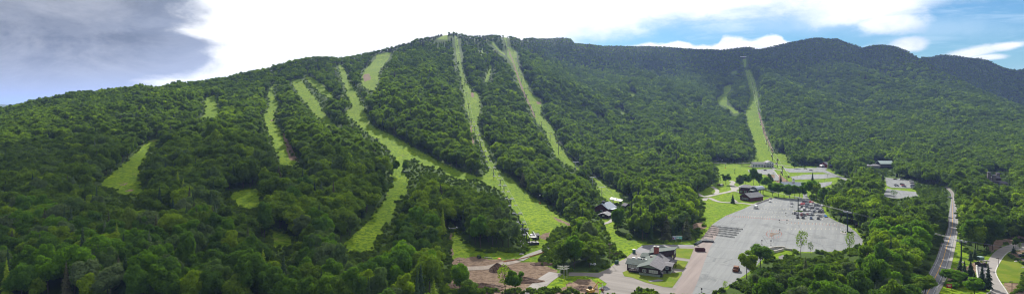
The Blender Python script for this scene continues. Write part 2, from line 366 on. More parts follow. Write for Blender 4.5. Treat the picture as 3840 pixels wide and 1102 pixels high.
DIRT = {
 'a': [(1697,972),(1760,960),(1895,975),(1928,969),(1949,980),(2024,987),(2090,1012),(2078,1030),(2009,1110),(1680,1110),(1700,1040)],
 'b': [(2060,1110),(2110,1072),(2168,1050),(2215,1046),(2240,1064),(2245,1110)],
 'c': [(3575,1006),(3600,1008),(3640,990),(3661,984),(3664,1010),(3650,1045),(3600,1060),(3540,1062)],
 'd': [(3760,1060),(3800,1052),(3850,1062),(3850,1110),(3790,1110)],
 'e': [(3795,940),(3850,930),(3850,1002),(3815,972),(3778,955)],
 'f': [(2600,838),(2636,832),(2652,852),(2630,860),(2600,858)],
 'g': [(2022,884),(2060,868),(2062,905),(2030,893)],
 'h': [(2060,805),(2100,822),(2140,840),(2140,846),(2095,830)],
 'i': [(3700,905),(3850,880),(3850,905),(3770,912),(3715,950)],
 'j': [(1686,850),(1692,850),(1700,960),(1690,960)],
 'k': [(2870,655),(2925,655),(2970,690),(2940,700)],
 'l': [(1022,448),(1030,450),(1028,455),(1012,454)],
 'm': [(1758,462),(1766,462),(1790,640),(1782,640)],
 'o': [(1362,282),(1385,276),(1392,300),(1366,306)], 'p': [(2012,384),(2026,380),(2030,389),(2018,392)], 'q': [(2842,420),(2847,420),(2872,500),(2902,572),(2895,572),(2864,500)], 'r': [(1905,185),(1909,185),(1960,330),(2010,440),(2003,440),(1954,330)],
 'w': [(1765,345),(1775,350),(1778,365),(1768,365)], 'x': [(450,690),(480,684),(478,690),(450,696)], 'y': [(470,712),(500,706),(498,713),(470,716)],
 'n': [(1060,500),(1066,500),(1120,605),(1085,600)],
}
def build_ground():
    nu, nd = ZG.shape
    co = np.stack([XG, YG, ZG], -1).reshape(-1, 3)
    i = np.arange(nu - 1)[:, None] * nd + np.arange(nd - 1)[None, :]
    f = np.stack([i, i + nd, i + nd + 1, i + 1], -1).reshape(-1, 4)
    me = bpy.data.meshes.new('ground')
    me.vertices.add(len(co)); me.vertices.foreach_set('co', co.ravel())
    me.loops.add(f.size); me.loops.foreach_set('vertex_index', f.ravel().astype(np.int32))
    me.polygons.add(len(f)); me.polygons.foreach_set('loop_start', np.arange(0, f.size, 4, dtype=np.int32))
    me.update(calc_edges=True)
    me.polygons.foreach_set('use_smooth', np.ones(len(f), bool))
    U = np.repeat(UG[:, None], nd, 1)
    rough = vnoise(XG, YG, 6, 5) * 2500 / YG
    cov = clear_mask(U + rough * 1.2, PG + rough); drt = np.zeros(U.shape, bool)
    for p in DIRT.values(): drt |= inpoly(U + rough * 1.2, PG + rough, p)
    # the forest floor right at the lower edge of a clearing is still meadow: spread the clearing downhill a little
    c = np.zeros((nu * nd, 4), np.float32); c[:, 0] = cov.ravel(); c[:, 1] = drt.ravel(); c[:, 3] = 1
    a = me.color_attributes.new('cover', 'FLOAT_COLOR', 'POINT'); a.data.foreach_set('color', c.ravel())
    me.materials.append(ground_material())
    o = bpy.data.objects.new('ground', me); COL.objects.link(o); tag(o, kind='structure')
build_ground()

# ------------------------------------------------------------------ foliage materials
def leaf_mat(name, lo, hi, trans=.3, yel=.0):
    m, nt, b = new_mat(name)
    out = nt.nodes['Material Output']
    oi = nt.nodes.new('ShaderNodeObjectInfo')
    geo = nt.nodes.new('ShaderNodeNewGeometry')
    c = mixc(nt, oi.outputs['Random'], lo, hi)
    # stands of one species: the tint drifts over the hillside
    sp = noise(nt, oi.outputs['Location'], .012, 2)
    c = mixc(nt, mth(nt, 'MULTIPLY', smooth(nt, sp, .4, .62), .55), c, (.042, .072, .018))
    r2 = nt.nodes.new('ShaderNodeTexWhiteNoise'); r2.noise_dimensions = '1D'; L(nt, oi.outputs['Random'], r2.inputs['W'])
    c = mixc(nt, mth(nt, 'MULTIPLY', smooth(nt, r2.outputs['Value'], .88, .95), .7), c, (.085, .125, .055))      # silvery crowns
    c = mixc(nt, smooth(nt, r2.outputs['Value'], .12, .03), c, (.14, .20, .012))       # yellow-green crowns
    n1 = noise(nt, geo.outputs['Position'], .35, 2)
    hs = nt.nodes.new('ShaderNodeHueSaturation'); L(nt, c, hs.inputs['Color'])
    L(nt, mth(nt, 'MULTIPLY_ADD', n1, .5, 1.05), hs.inputs['Value'])
    c = hs.outputs[0]
    L(nt, c, b.inputs['Base Color']); b.inputs['Roughness'].default_value = .7; b.inputs['Specular IOR Level'].default_value = .04
    tr = nt.nodes.new('ShaderNodeBsdfTranslucent')
    L(nt, mixc(nt, 1.0, c, (1.35, 1.5, .45), 'MULTIPLY'), tr.inputs['Color'])
    mx = nt.nodes.new('ShaderNodeMixShader'); mx.inputs[0].default_value = trans
    L(nt, b.outputs[0], mx.inputs[1]); L(nt, tr.outputs[0], mx.inputs[2]); L(nt, mx.outputs[0], out.inputs['Surface'])
    return m
LEAF = {'mid green': leaf_mat('leaf_mid', (.066, .130, .010), (.100, .19, .012), .5),
        'dark green': leaf_mat('leaf_dark', (.048, .10, .013), (.070, .135, .018), .45),
        'yellowish green': leaf_mat('leaf_yellow', (.085, .145, .012), (.12, .175, .014), .42),
        'grey-green': leaf_mat('leaf_grey', (.075, .11, .045), (.105, .14, .06), .35)}
FOREST_LEAF = leaf_mat('leaf_forest', (.062, .105, .010), (.110, .165, .014), .5)
NEEDLE = leaf_mat('needle', (.016, .034, .016), (.030, .050, .022), .12)
BROWN_NEEDLE = leaf_mat('needle_brown', (.045, .045, .024), (.065, .065, .034), .12)
BARK = paint('bark', (.07, .055, .042), .9, var=.3, scale=1.2)
PALE_BARK = paint('pale_bark', (.42, .40, .36), .8, var=.3, scale=1.0)

ICO = {}
def ico(sub):
    if sub not in ICO:
        import bmesh
        bm = bmesh.new(); bmesh.ops.create_icosphere(bm, subdivisions=sub, radius=1)
        ICO[sub] = (np.array([v.co[:] for v in bm.verts]), [tuple(v.index for v in f.verts) for f in bm.faces]); bm.free()
    return ICO[sub]

def crown_geo(seed, H, RX, n_lobe, n_leaf, leaf, sub=1, shape='round'):
    r = np.random.default_rng(seed)
    V, Fc = [], []; base = 0
    cz, rz_ = H * .60, H * .36
    C, Rr = [], []
    for k in range(n_lobe):
        for _ in range(60):
            d = r.normal(size=3); d /= np.linalg.norm(d); t = r.uniform(.25, .85) ** .6
            p = np.array((d[0] * RX * t, d[1] * RX * t, cz + d[2] * rz_ * t))
            if shape == 'round' and d[2] < -.5: continue
            if shape == 'tall': p[0] *= .7; p[1] *= .7
            rad = RX * r.uniform(.32, .50) * (1 - .25 * max(0, d[2]))
            if all(np.linalg.norm(p - c) > .45 * (rad + q) for c, q in zip(C, Rr)): break
        C.append(p); Rr.append(rad)
    C.append(np.array((0, 0, cz))); Rr.append(RX * .62)
    C, Rr = np.array(C), np.array(Rr)
    iv, ifc = ico(sub)
    for c, q in zip(C, Rr):
        v = iv * q * .72 * (1 + r.uniform(-.22, .16, (len(iv), 1))) * np.array((1, 1, .8)) + c
        V.append(v); Fc += [tuple(a + base for a in f) for f in ifc]; base += len(v)
    w = Rr ** 2; w /= w.sum()
    li = r.choice(len(C), n_leaf * 2, p=w); d = r.normal(size=(n_leaf * 2, 3)); d[:, 2] += .25
    d /= np.linalg.norm(d, axis=1)[:, None]
    P = C[li] + d * Rr[li][:, None] * r.uniform(.78, 1.2, (n_leaf * 2, 1)) * np.array((1, 1, .85))
    dist = np.linalg.norm((P[:, None] - C[None]) / (Rr[None, :, None] * .84), axis=2)
    dist[np.arange(len(P)), li] = 9
    keep = np.where(dist.min(1) > 1)[0][:n_leaf]
    for k in keep:
        nrm = d[k] + r.normal(size=3) * .40 + np.array((0, 0, .12)); nrm /= np.linalg.norm(nrm)
        a = np.cross(nrm, r.normal(size=3)); a /= np.linalg.norm(a); b = np.cross(nrm, a)
        s = leaf * r.uniform(.6, 1.35); s2 = s * r.uniform(.5, .85)
        bend = nrm * s * -.22
        V.append(np.array([P[k] - a * s + bend, P[k] - b * s2, P[k] + a * s + bend, P[k] + b * s2]))
        Fc.append((base, base + 1, base + 2, base + 3)); base += 4
    return np.concatenate(V), Fc, C, Rr

def trunk_geo(seed, H, C, r0=.3, limbs=6):
    r = np.random.default_rng(seed); m = MB()
    p = np.array((0, 0, -.8)); pts = [p]
    for k in range(1, 5): pts.append(np.array((r.uniform(-.25, .25), r.uniform(-.25, .25), H * .17 * k)))
    rad = np.linspace(r0, r0 * .45, 5)
    for a, b, ra, rb in zip(pts[:-1], pts[1:], rad[:-1], rad[1:]): m.tube(a, b, ra, rb, 6, cap=False)
    for k in r.permutation(len(C))[:limbs]:
        s = pts[2] + (pts[4] - pts[2]) * r.uniform(0, 1); e = C[k]; mid = (s + e) / 2 + np.array((0, 0, -.4))
        m.tube(s, mid, r0 * .42, r0 * .28, 4, cap=False); m.tube(mid, e, r0 * .28, r0 * .1, 4, cap=False)
    return m

def spruce_geo(seed, H, RB, levels, per, card=1.0, ragged=.2):
    r = np.random.default_rng(seed); V, Fc = [], []; base = 0
    n = 8                                                  # an inner cone of dense twigs
    ring = []
    for z, q in ((H * .12, RB * .5), (H * .5, RB * .33), (H * .98, .03)):
        ring += [(math.cos(2*math.pi*k/n) * q * r.uniform(.8, 1.1), math.sin(2*math.pi*k/n) * q * r.uniform(.8, 1.1), z) for k in range(n)]
    V.append(np.array(ring)); base += 3 * n
    for l in range(2): Fc += [(l*n+k, l*n+(k+1) % n, (l+1)*n+(k+1) % n, (l+1)*n+k) for k in range(n)]
    for lv in range(levels):
        t = lv / (levels - 1); z = H * (.12 + .85 * t); R0 = RB * (1 - t) ** .85 + .18
        for k in range(per):
            a = 2 * math.pi * (k + r.uniform(-.35, .35)) / per + lv * .7
            q = R0 * r.uniform(1 - ragged * 1.6, 1 + ragged); dz = -q * r.uniform(.25, .5)
            w = (R0 * .42 + .12) * card; ca, sa = math.cos(a), math.sin(a)
            zz = z + r.uniform(-.03, .03) * H
            A = (0, 0, zz + .25 * w)
            B = (ca * q * .55 - sa * w, sa * q * .55 + ca * w, zz + dz * .45 - .15 * w)
            T = (ca * q, sa * q, zz + dz)
            D_ = (ca * q * .55 + sa * w, sa * q * .55 - ca * w, zz + dz * .45 - .15 * w)
            M = (ca * q * .6, sa * q * .6, zz + dz * .4 + .22 * w)
            V.append(np.array([A, B, T, D_, M])); Fc += [(base, base+1, base+4), (base+1, base+2, base+4), (base+2, base+3, base+4), (base+3, base, base+4)]; base += 5
    return np.concatenate(V), Fc

def mesh_data(name, parts):
    """parts: list of (verts, faces, material) joined in one mesh datablock"""
    V, Fc, mi, mats = [], [], [], []
    n = 0
    for v, f, m in parts:
        if m not in mats: mats.append(m)
        k = mats.index(m); V += [tuple(map(float, p)) for p in v]; Fc += [tuple(a + n for a in q) for q in f]; mi += [k] * len(f); n += len(v)
    me = bpy.data.meshes.new(name); me.from_pydata(V, [], Fc)
    for m in mats: me.materials.append(m)
    me.polygons.foreach_set('material_index', mi); me.update(); return me

SPARSE = 9      # an open, sparse crown
# prototypes for individual trees (height 16 m / 20 m), each a crown mesh and a trunk mesh
NEAR = []
for s in range(9):
    H = 16; RX = 1.18 * (4.9, 5.6, 4.3, 5.2, 4.6, 5.8, 4.9, 5.3, 4.4)[s]
    v, f, C, Rr = crown_geo(100 + s, H, RX, (13, 16, 11, 14, 12, 17, 13, 15, 12)[s], 2600, .46, 2, 'round' if s % 3 else 'tall')
    t = trunk_geo(200 + s, H, C, .28)
    NEAR.append((mesh_data('crown', [(v, f, LEAF['mid green'])]), mesh_data('trunk', [(t.v, t.f, BARK)])))
v, f, C, Rr = crown_geo(140, 16, 4.6, 12, 420, .40, 0, 'tall')
fc0 = 13 * 20; v = v[13 * 12:]; f = [tuple(i - 13 * 12 for i in q) for q in f[fc0:]]
t = trunk_geo(240, 16, C, .2, 10); NEAR.append((mesh_data('crown', [(v, f, LEAF['mid green'])]), mesh_data('trunk', [(t.v, t.f, BARK)])))
SPR = []
for s in range(4):
    v, f = spruce_geo(300 + s, 16, (3.4, 2.9, 3.8, 3.1)[s], 17, 11, .8, .25)
    t = MB().tube((0, 0, -.8), (0, 0, 15), .24, .05)
    SPR.append((mesh_data('crown', [(v, f, NEEDLE)]), mesh_data('trunk', [(t.v, t.f, BARK)])))

LK = {}
def tree(kind, proto, loc, h, w, rz, tone, label, cat, group):
    cm, tm = (NEAR if kind == 'broadleaf_tree' else SPR)[proto]
    o = thing(kind, label, cat, loc, rz, group)
    s = h / 16.0; o.scale = (w, w, s)
    for nm, me in (('trunk', tm), ('crown', cm)):
        c = bpy.data.objects.new(nm, me); COL.objects.link(c); c.parent = o
        if nm == 'crown':
            c.material_slots[0].link = 'OBJECT'; c.material_slots[0].material = tone
    return o

# ------------------------------------------------------------------ where trees stand
def candidates():
    pts = []
    y = 232.0
    while y < 2720:
        c = 7.7 if y < 1500 else 8.2
        xs = np.arange(-(y * 1.16), y * 1.16, c)
        px = xs + rng.uniform(-.42, .42, xs.shape) * c; py = y + rng.uniform(-.42, .42, xs.shape) * c
        pts.append(np.stack([px, py], 1)); y += c
    P = np.concatenate(pts)
    u = P[:, 0] / P[:, 1] * F + CX
    P = P[(u > -520) & (u < 4360)]; u = P[:, 0] / P[:, 1] * F + CX
    z = gz(P[:, 0], P[:, 1])
    n = len(P)
    h = rng.uniform(10.5, 18.5, n) * np.where(rng.random(n) < .15, 1.15, 1)
    d9 = np.interp(u, UG, D9); P9_ = np.interp(u, UG, th9)
    h = h * np.where(P[:, 1] < 540, 1.12, 1)
    elev = np.clip((z - 90) / 180, 0, 1)
    h *= 1 - .42 * elev
    nearr = np.clip((P[:, 1] - (d9 - 260)) / 260, 0, 1); h = h * (1 - nearr) + nearr * (P9_ * rng.uniform(.75, 1.1, n))
    ok = P[:, 1] < np.where(u > 3330, 2700, d9 + 40)
    yy = P[:, 1]
    def hit(uu, pp): 
        m = clear_mask(uu, pp)
        for q in OPEN: m |= inpoly(uu, pp, q)
        return m
    for fr in (0, .3, .65, 1.0, 1.17):
        ok &= ~hit(u, HY + (HC - (z + h * fr)) * F / yy)
    for ex in (-7.8, 7.8):
        uu = (P[:, 0] + ex) / yy * F + CX
        for fr in (.35, .7): ok &= ~hit(uu, HY + (HC - (z + h * fr)) * F / yy)
    rd = ravine_dist(u, HY + (HC - (z + h * .7)) * F / yy); ok &= ~((rd < 3800 / yy) & (rng.random(n) < .85))
    h = h * (1 + .45 * np.exp(-(rd / 30) ** 2))          # taller, better watered trees at the edges of the ravines
    return P[ok], z[ok], h[ok], u[ok], elev[ok], nearr[ok]
P, Z, Hh, U, EL, NR = candidates()
TOP = HY + (HC - (Z + Hh)) * F / P[:, 1]
# needle trees: dark spruces scattered low, dense on the summits
pc = .10 + .45 * np.clip((EL - .35) / .5, 0, 1) + .15 * NR * (P[:, 1] > 1100)
sw = vnoise(P[:, 0], P[:, 1], 60, 9) > .22
pc = pc + .2 * sw
isc = rng.random(len(P)) < pc
inframe = (U > -25) & (U < 3865) & (TOP < 1095)

REG = [(0, 640, 'lower-left'), (640, 1250, 'left-centre'), (1250, 1700, 'centre'), (1700, 2260, 'excavated dirt'), (2260, 2700, 'lodge'), (2700, 3300, 'big parking lot'), (3300, 3560, 'road'), (3560, 3900, 'driveway')]
def place_words(u, py):
    if u < 420: return 'in the dark forest at the left edge' if py > 850 else 'in the hillside forest at the left edge'
    if u < 1000: return 'in the forest below the two left ski runs' if py > 850 else 'in the forest beside the left ski runs'
    if u < 1330: return 'in the forest left of the curving run foot' if py > 850 else 'in the block of forest left of the curving run'
    if u < 1700: return 'between the curving run and the excavated dirt'
    if u < 2010: return 'near the excavated dirt and the chairlift base'
    if u < 2340: return 'in the grove left of the dark-roofed lodge'
    if u < 2640: return 'in the grove behind the dark-roofed lodge'
    if u < 3050: return 'in the grove by the white trailer' if py > 880 else 'beside the gondola station'
    if u < 3330: return 'below the right end of the parking lot' if py > 900 else 'in the woods right of the big parking lot'
    if u < 3570: return 'in the woods left of the two-lane road'
    return 'in the woods right of the two-lane road'
used = np.zeros(len(P), bool)
score = np.where(inframe, Hh / P[:, 1], 0)
def pick(mask, n):
    idx = np.where(mask)[0]; idx = idx[np.argsort(-score[idx])][:n]; used[idx] = True; return idx
TONES = ['mid green', 'mid green', 'mid green', 'dark green', 'dark green', 'grey-green', 'yellowish green']
HAND = []     # (u, base py, height, width factor, tone, kind, words)
for a in [
 (1724, 1098, 15, .85, 'mid green', 'b', 'at the bottom edge of the excavated dirt, left one of three'),
 (1893, 1112, 17, 1.0, 'yellowish green', 'b', 'with an open crown, alone before the excavated dirt'),
 (1932, 1120, 14, .8, 'mid green', 'b', 'leaning beside the lone tree in front of the excavated dirt'),
 (1762, 1125, 10, .8, 'yellowish green', 'b', 'small, at the bottom edge of the excavated dirt'),
 (1485, 655, 15, .6, 'mid green', 'b', 'slender and alone at the corner of the curving ski run'),
 (1519, 640, 10, .42, 'mid green', 'b', 'small and narrow, on the curving ski run above a lift pole'),
 (3004, 962, 18, .9, 'yellowish green', 'b', 'thin open crown rising over the near edge of the parking lot'),
 (3187, 965, 17, .62, 'yellowish green', 'b', 'sparse, beside the near right edge of the parking lot'),
 (3040, 955, 9, .45, 'grey-green', 'b', 'small and sparse, at the near edge of the parking lot'),
 (2317, 862, 17, .92, 'mid green', 'b', 'directly in front of the maroon barn'),
 (2748, 762, 9, .6, 'dark green', 's', 'alone on the grass left of the maroon gable buildings'),
 (2722, 692, 13, 1.0, 'dark green', 'b', 'alone at the upper path bend left of the gondola station'),
 (2773, 702, 14, .8, 'dark green', 'b', 'behind the gondola station, leftmost of the row'),
 (2797, 700, 15, .85, 'mid green', 'b', 'behind the gondola station, second of the row'),
 (2826, 698, 21, .8, 'mid green', 'b', 'behind the gondola station, tallest of the row'),
 (2848, 700, 15, .8, 'mid green', 'b', 'behind the gondola station roof, right of the tallest'),
 (2872, 712, 15, .8, 'mid green', 'b', 'right behind the arched gondola roof'),
 (2888, 708, 17, .75, 'grey-green', 'b', 'pale crown between the arched roof and the pale spruce'),
 (2897, 735, 14, .9, 'mid green', 'b', 'right of the arched gondola roof, below the cables'),
 (2919, 738, 14, .95, 'mid green', 'b', 'below the gondola cables, left of the red barn'),
 (2940, 742, 14, .95, 'mid green', 'b', 'in front of the left end of the red barn'),
 (2961, 742, 14, .95, 'mid green', 'b', 'in front of the middle of the red barn'),
 (2980, 744, 14, .9, 'mid green', 'b', 'in front of the red barn, under its cupola'),
 (2998, 742, 12, .9, 'dark green', 'b', 'in front of the right end of the red barn'),
 (3016, 732, 13, .8, 'mid green', 'b', 'at the right corner of the red barn'),
 (2928, 693, 13, .75, 'dark green', 's', 'tall dark spruce left of the red barn'),
 (3047, 697, 16, .75, 'dark green', 's', 'lone dark spruce right of the red barn'),
 (3068, 712, 10, .7, 'dark green', 's', 'small spruce below the lowest terrace of parking'),
 (3043, 745, 18, .85, 'mid green', 'b', 'at the back corner of the parking lot entrance'),
 (3062, 750, 17, .9, 'mid green', 'b', 'just right of the parking lot entrance'),
 (3085, 760, 15, .9, 'mid green', 'b', 'behind the right end of the parked cars'),
 (3108, 632, 12, .8, 'dark green', 's', 'dark spruce before the white tents'),
 (3147, 662, 9, .7, 'dark green', 'b', 'round tree on the bend of the narrow access road'),
 (2978, 632, 9, .9, 'dark green', 'b', 'round dark tree at the foot of the gondola slope'),
 (3352, 742, 9, .8, 'dark green', 'b', 'thin tree on the lower far parking lot'),
 (2560, 880, 17, 1.1, 'mid green', 'b', 'behind the sign boards'),
 (3601, 1012, 7, .55, 'dark green', 's', 'leftmost spruce of the group by the driveway'),
 (3617, 1050, 10.5, .72, 'dark green', 's', 'tall spruce left of the debris trailer'),
 (3640, 1042, 9.5, .68, 'dark green', 's', 'spruce between road and debris trailer'),
 (3655, 1075, 7.5, .65, 'dark green', 's', 'low spruce below the debris trailer'),
 (3683, 1086, 12.5, .8, 'dark green', 's', 'large spruce at the driveway kerb'),
 (3706, 1080, 12.5, .75, 'dark green', 's', 'large spruce hard against the driveway'),
 (3655, 1105, 8, .8, 'mid green', 'b', 'small round tree in front of the large spruces'),
 (3580, 1065, 8, .8, 'mid green', 'b', 'bushy small tree beside the red sign'),
 (3640, 977, 6, .5, 'dark green', 's', 'small spruce left of the transformer box'),
 (3656, 972, 7, .55, 'dark green', 's', 'small spruce right beside the transformer box'),
 (3801, 948, 4.5, .4, 'dark green', 's', 'tiny spruce at the top of the driveway island'),
 (3809, 938, 9, .3, 'yellowish green', 'b', 'slim young tree at the top of the driveway island'),
 (3824, 940, 6, .3, 'yellowish green', 'b', 'slim sapling by the driveway island, right one'),
 (3800, 900, 10, .5, 'yellowish green', 'b', 'light green young tree above the driveway bend, left one'),
 (3815, 898, 11, .5, 'yellowish green', 'b', 'light green young tree above the driveway bend, middle one'),
 (3828, 900, 10, .5, 'yellowish green', 'b', 'light green young tree above the driveway bend, right one'),
 (3437, 1100, 10, .8, 'mid green', 'b', 'at the bottom left edge of the two-lane road'),
 (3470, 1118, 11, .9, 'yellowish green', 'b', 'overhanging the bottom of the two-lane road'),
 (2718, 1092, 6, .3, 'mid green', 'b', 'slim sapling at the bottom edge of the parking lot'),
 (2850, 1000, 12, 1.0, 'mid green', 'b', 'round tree right of the white trailer'),
 (2800, 1045, 15, .9, 'yellowish green', 'b', 'in front of the rusty machine at the lot edge'),
 ]: HAND.append(a)
for k, (u, py, h, w, tone, kd, words) in enumerate(HAND):
    loc = at(u, min(py, 1101)); 
    if py > 1101:
        D = HC * F / (py - HY); x = (u - CX) / F * D; loc = (x, D, g1(x, D))
    if kd == 'b': tree('broadleaf_tree', 9 if ('sparse' in words or 'open' in words or 'sapling' in words or 'thin' in words) else k % 9, loc, h, w, k * 1.7, LEAF[tone], f'{tone} leafy tree {words}', 'tree', None)
    else: tree('spruce_tree', k % 4, loc, h, w, k * 1.7, NEEDLE, f'{"" if "spruce" in words else "dark spruce "}{words}' if 'spruce' in words else f'dark green spruce {words}', 'tree', None)
HX = np.array([at(a[0], min(a[1], 1101))[:2] for a in HAND])
near_hand = (((P[:, None, 0] - HX[None, :, 0]) ** 2 + (P[:, None, 1] - HX[None, :, 1]) ** 2) < 25).any(1)
ALLT = np.concatenate([P, HX])
P, Z, Hh, U, EL, NR, isc, inframe, used, score, TOP = [a[~near_hand] for a in (P, Z, Hh, U, EL, NR, isc, inframe, used, score, TOP)]

bl = pick(~isc & inframe, 300 - 48); cf = pick(isc & inframe, 60)
for i in bl:
    tone = TONES[rnd.randrange(len(TONES))]
    py = HY + (HC - Z[i]) * F / P[i, 1]; wd = place_words(U[i], py)
    size = 'tall' if Hh[i] > 16.5 else ('low' if Hh[i] < 13 else 'broad')
    tree('broadleaf_tree', rnd.randrange(9), (P[i, 0], P[i, 1], Z[i]), Hh[i] * rnd.uniform(.95, 1.1), rnd.uniform(.78, 1.08), rnd.uniform(0, 6.28), LEAF[tone],
         f'{size} {tone} broadleaf tree {wd}', 'tree', f'{size} {tone} trees {wd}')
for i in cf:
    py = HY + (HC - Z[i]) * F / P[i, 1]; wd = place_words(U[i], py); br = rnd.random() < .35
    tree('spruce_tree', rnd.randrange(4), (P[i, 0], P[i, 1], Z[i]), Hh[i] * rnd.uniform(.95, 1.2), rnd.uniform(.8, 1.15), rnd.uniform(0, 6.28), BROWN_NEEDLE if br else NEEDLE,
         f'{"brownish" if br else "dark green"} spruce {wd}', 'tree', f'{"brownish" if br else "dark green"} spruces {wd}')

# ------------------------------------------------------------------ the rest of the woods: two stuff objects, instanced
def proto_collection(name, meshes):
    c = bpy.data.collections.new(name)
    for k, me in enumerate(meshes):
        o = bpy.data.objects.new(f'{name}_proto_{k:02d}', me); c.objects.link(o)
    return c
bm_list = []
for s in range(8):            # 0-7 near
    v, f, C, _ = crown_geo(400 + s, 16, 1.22 * (4.9, 5.6, 4.4, 5.2, 5.0, 5.7, 4.6, 5.4)[s], 11 + s % 4, 1300, .62, 1, 'round' if s % 3 else 'tall')
    t = trunk_geo(500 + s, 16, C, .28, 3); bm_list.append(mesh_data('m', [(v, f, FOREST_LEAF), (t.v, t.f, BARK)]))
for s in range(6):            # 8-13 far
    v, f, C, _ = crown_geo(600 + s, 16, 1.22 * (4.9, 5.5, 4.7, 5.2, 5.0, 5.6)[s], 7 + s % 3, 420, .95, 1)
    t = MB().tube((0, 0, -.8), (0, 0, 9), .3, .15, 4); bm_list.append(mesh_data('m', [(v, f, FOREST_LEAF), (t.v, t.f, BARK)]))
sm_list = []
for s in range(4):
    v, f = spruce_geo(700 + s, 16, (3.2, 2.8, 3.6, 3.0)[s], 11, 9, 1.0, .25)
    t = MB().tube((0, 0, -.8), (0, 0, 15), .24, .05, 4); sm_list.append(mesh_data('m', [(v, f, NEEDLE if s != 2 else BROWN_NEEDLE), (t.v, t.f, BARK)]))
PB, PS = proto_collection('broadleaf', bm_list), proto_collection('spruce', sm_list)

def scatter(name, label, cat, pts, scl, rz, idx, coll):
    me = bpy.data.meshes.new(name); me.vertices.add(len(pts)); me.vertices.foreach_set('co', np.asarray(pts, np.float32).ravel())
    a = me.attributes.new('scl', 'FLOAT_VECTOR', 'POINT'); a.data.foreach_set('vector', np.asarray(scl, np.float32).ravel())
    a = me.attributes.new('rot', 'FLOAT_VECTOR', 'POINT'); a.data.foreach_set('vector', np.stack([rz * 0, rz * 0, rz], 1).astype(np.float32).ravel())
    a = me.attributes.new('idx', 'INT', 'POINT'); a.data.foreach_set('value', np.asarray(idx, np.int32))
    o = bpy.data.objects.new(name, me); COL.objects.link(o); tag(o, label, cat, kind='stuff')
    ng = bpy.data.node_groups.new(name, 'GeometryNodeTree')
    ng.interface.new_socket('Geometry', in_out='INPUT', socket_type='NodeSocketGeometry')
    ng.interface.new_socket('Geometry', in_out='OUTPUT', socket_type='NodeSocketGeometry')
    gi, go = ng.nodes.new('NodeGroupInput'), ng.nodes.new('NodeGroupOutput')
    mp = ng.nodes.new('GeometryNodeMeshToPoints'); ip = ng.nodes.new('GeometryNodeInstanceOnPoints'); cn = ng.nodes.new('GeometryNodeCollectionInfo')
    cn.inputs['Collection'].default_value = coll; cn.inputs['Separate Children'].default_value = True; cn.inputs['Reset Children'].default_value = True
    def na(nm, t):
        n = ng.nodes.new('GeometryNodeInputNamedAttribute'); n.data_type = t; n.inputs['Name'].default_value = nm; return n.outputs['Attribute']
    ng.links.new(gi.outputs[0], mp.inputs[0]); ng.links.new(mp.outputs[0], ip.inputs['Points']); ng.links.new(cn.outputs[0], ip.inputs['Instance'])
    ip.inputs['Pick Instance'].default_value = True
    ng.links.new(na('idx', 'INT'), ip.inputs['Instance Index']); ng.links.new(na('rot', 'FLOAT_VECTOR'), ip.inputs['Rotation']); ng.links.new(na('scl', 'FLOAT_VECTOR'), ip.inputs['Scale'])
    ng.links.new(ip.outputs[0], go.inputs[0])
    md = o.modifiers.new('scatter', 'NODES'); md.node_group = ng
    return o
def scatter_kind(sel, spruce):
    n = int(sel.sum()); p = np.stack([P[sel, 0], P[sel, 1], Z[sel]], 1); h = Hh[sel]
    w = rng.uniform(.74, 1.18, n) * np.clip(h / 15.6, .48, 1.15)
    if spruce:
        nr = NR[sel]; h = h * (1 - .38 * nr); idx = rng.integers(0, 4, n); w = w * (1.05 + .35 * nr)
        scatter('spruce_forest', 'dark spruces massed on the summits and scattered through the slopes', 'forest', p, np.stack([w, w, h / 16 * (.98 + .15 * EL[sel])], 1), rng.uniform(0, 6.28, n), idx, PS)
    else:
        near = P[sel, 1] < 760
        idx = np.where(near, rng.integers(0, 8, n), rng.integers(8, 14, n))
        scatter('broadleaf_forest', 'dense green broadleaf forest covering the mountain slopes', 'forest', p, np.stack([w, w, h / 16], 1), rng.uniform(0, 6.28, n), idx, PB)
scatter_kind(~isc & ~used, False); scatter_kind(isc & ~used, True)
print('trees', len(P), int(isc.sum()))

# forest edge shrubs: low leafy undergrowth along the clearings, one uncountable mass
def DRTM(u, py):
    m = np.zeros(u.shape, bool)
    for p in DIRT.values(): m |= inpoly(u, py, p)
    return m
def shrubs():
    m = 120000; y = 250 + (rng.random(m) ** 1.2) * 1000; u = rng.uniform(0, 3840, m); x = (u - CX) / F * y; z = gz(x, y)
    py = HY + (HC - z) * F / y
    a = clear_mask(u, py); e = np.zeros(m, bool)
    for du, dv in ((9, 0), (-9, 0), (0, -6), (0, 8)): e |= ~clear_mask(u + du * 500 / y, py + dv * 500 / y)
    hard = np.zeros(m, bool)
    for q in HARD: hard |= inpoly(u, py, q) | inpoly(u, py - 3, q) | inpoly(u, py + 3, q)
    sel = a & e & ~hard & (vnoise(x, y, 14, 21) > -.12)
    occ = np.zeros((900, 900), bool); ix = lambda v, o: np.clip((v + o) / 4, 2, 897).astype(int)
    tx, ty = ix(ALLT[:, 0], 1800), ix(ALLT[:, 1], 0)
    for a_ in (-1, 0, 1):
        for b_ in (-1, 0, 1): occ[tx + a_, ty + b_] = True
    bare = ~a & ~hard & ~occ[ix(x, 1800), ix(y, 0)] & ~DRTM(u, py)
    sel |= bare & (rng.random(m) < .8)
    n = int(sel.sum()); s = rng.uniform(.08, .26, n)
    scatter('undergrowth', 'low bushes and bracken along the edges of the clearings', 'undergrowth', np.stack([x[sel], y[sel], z[sel] - 8 * .6 * s * 0 - 1.6 * s * 4 ], 1), np.stack([s, s, s], 1), rng.uniform(0, 6, n), rng.integers(8, 14, n), PB)
    print('shrubs', n)

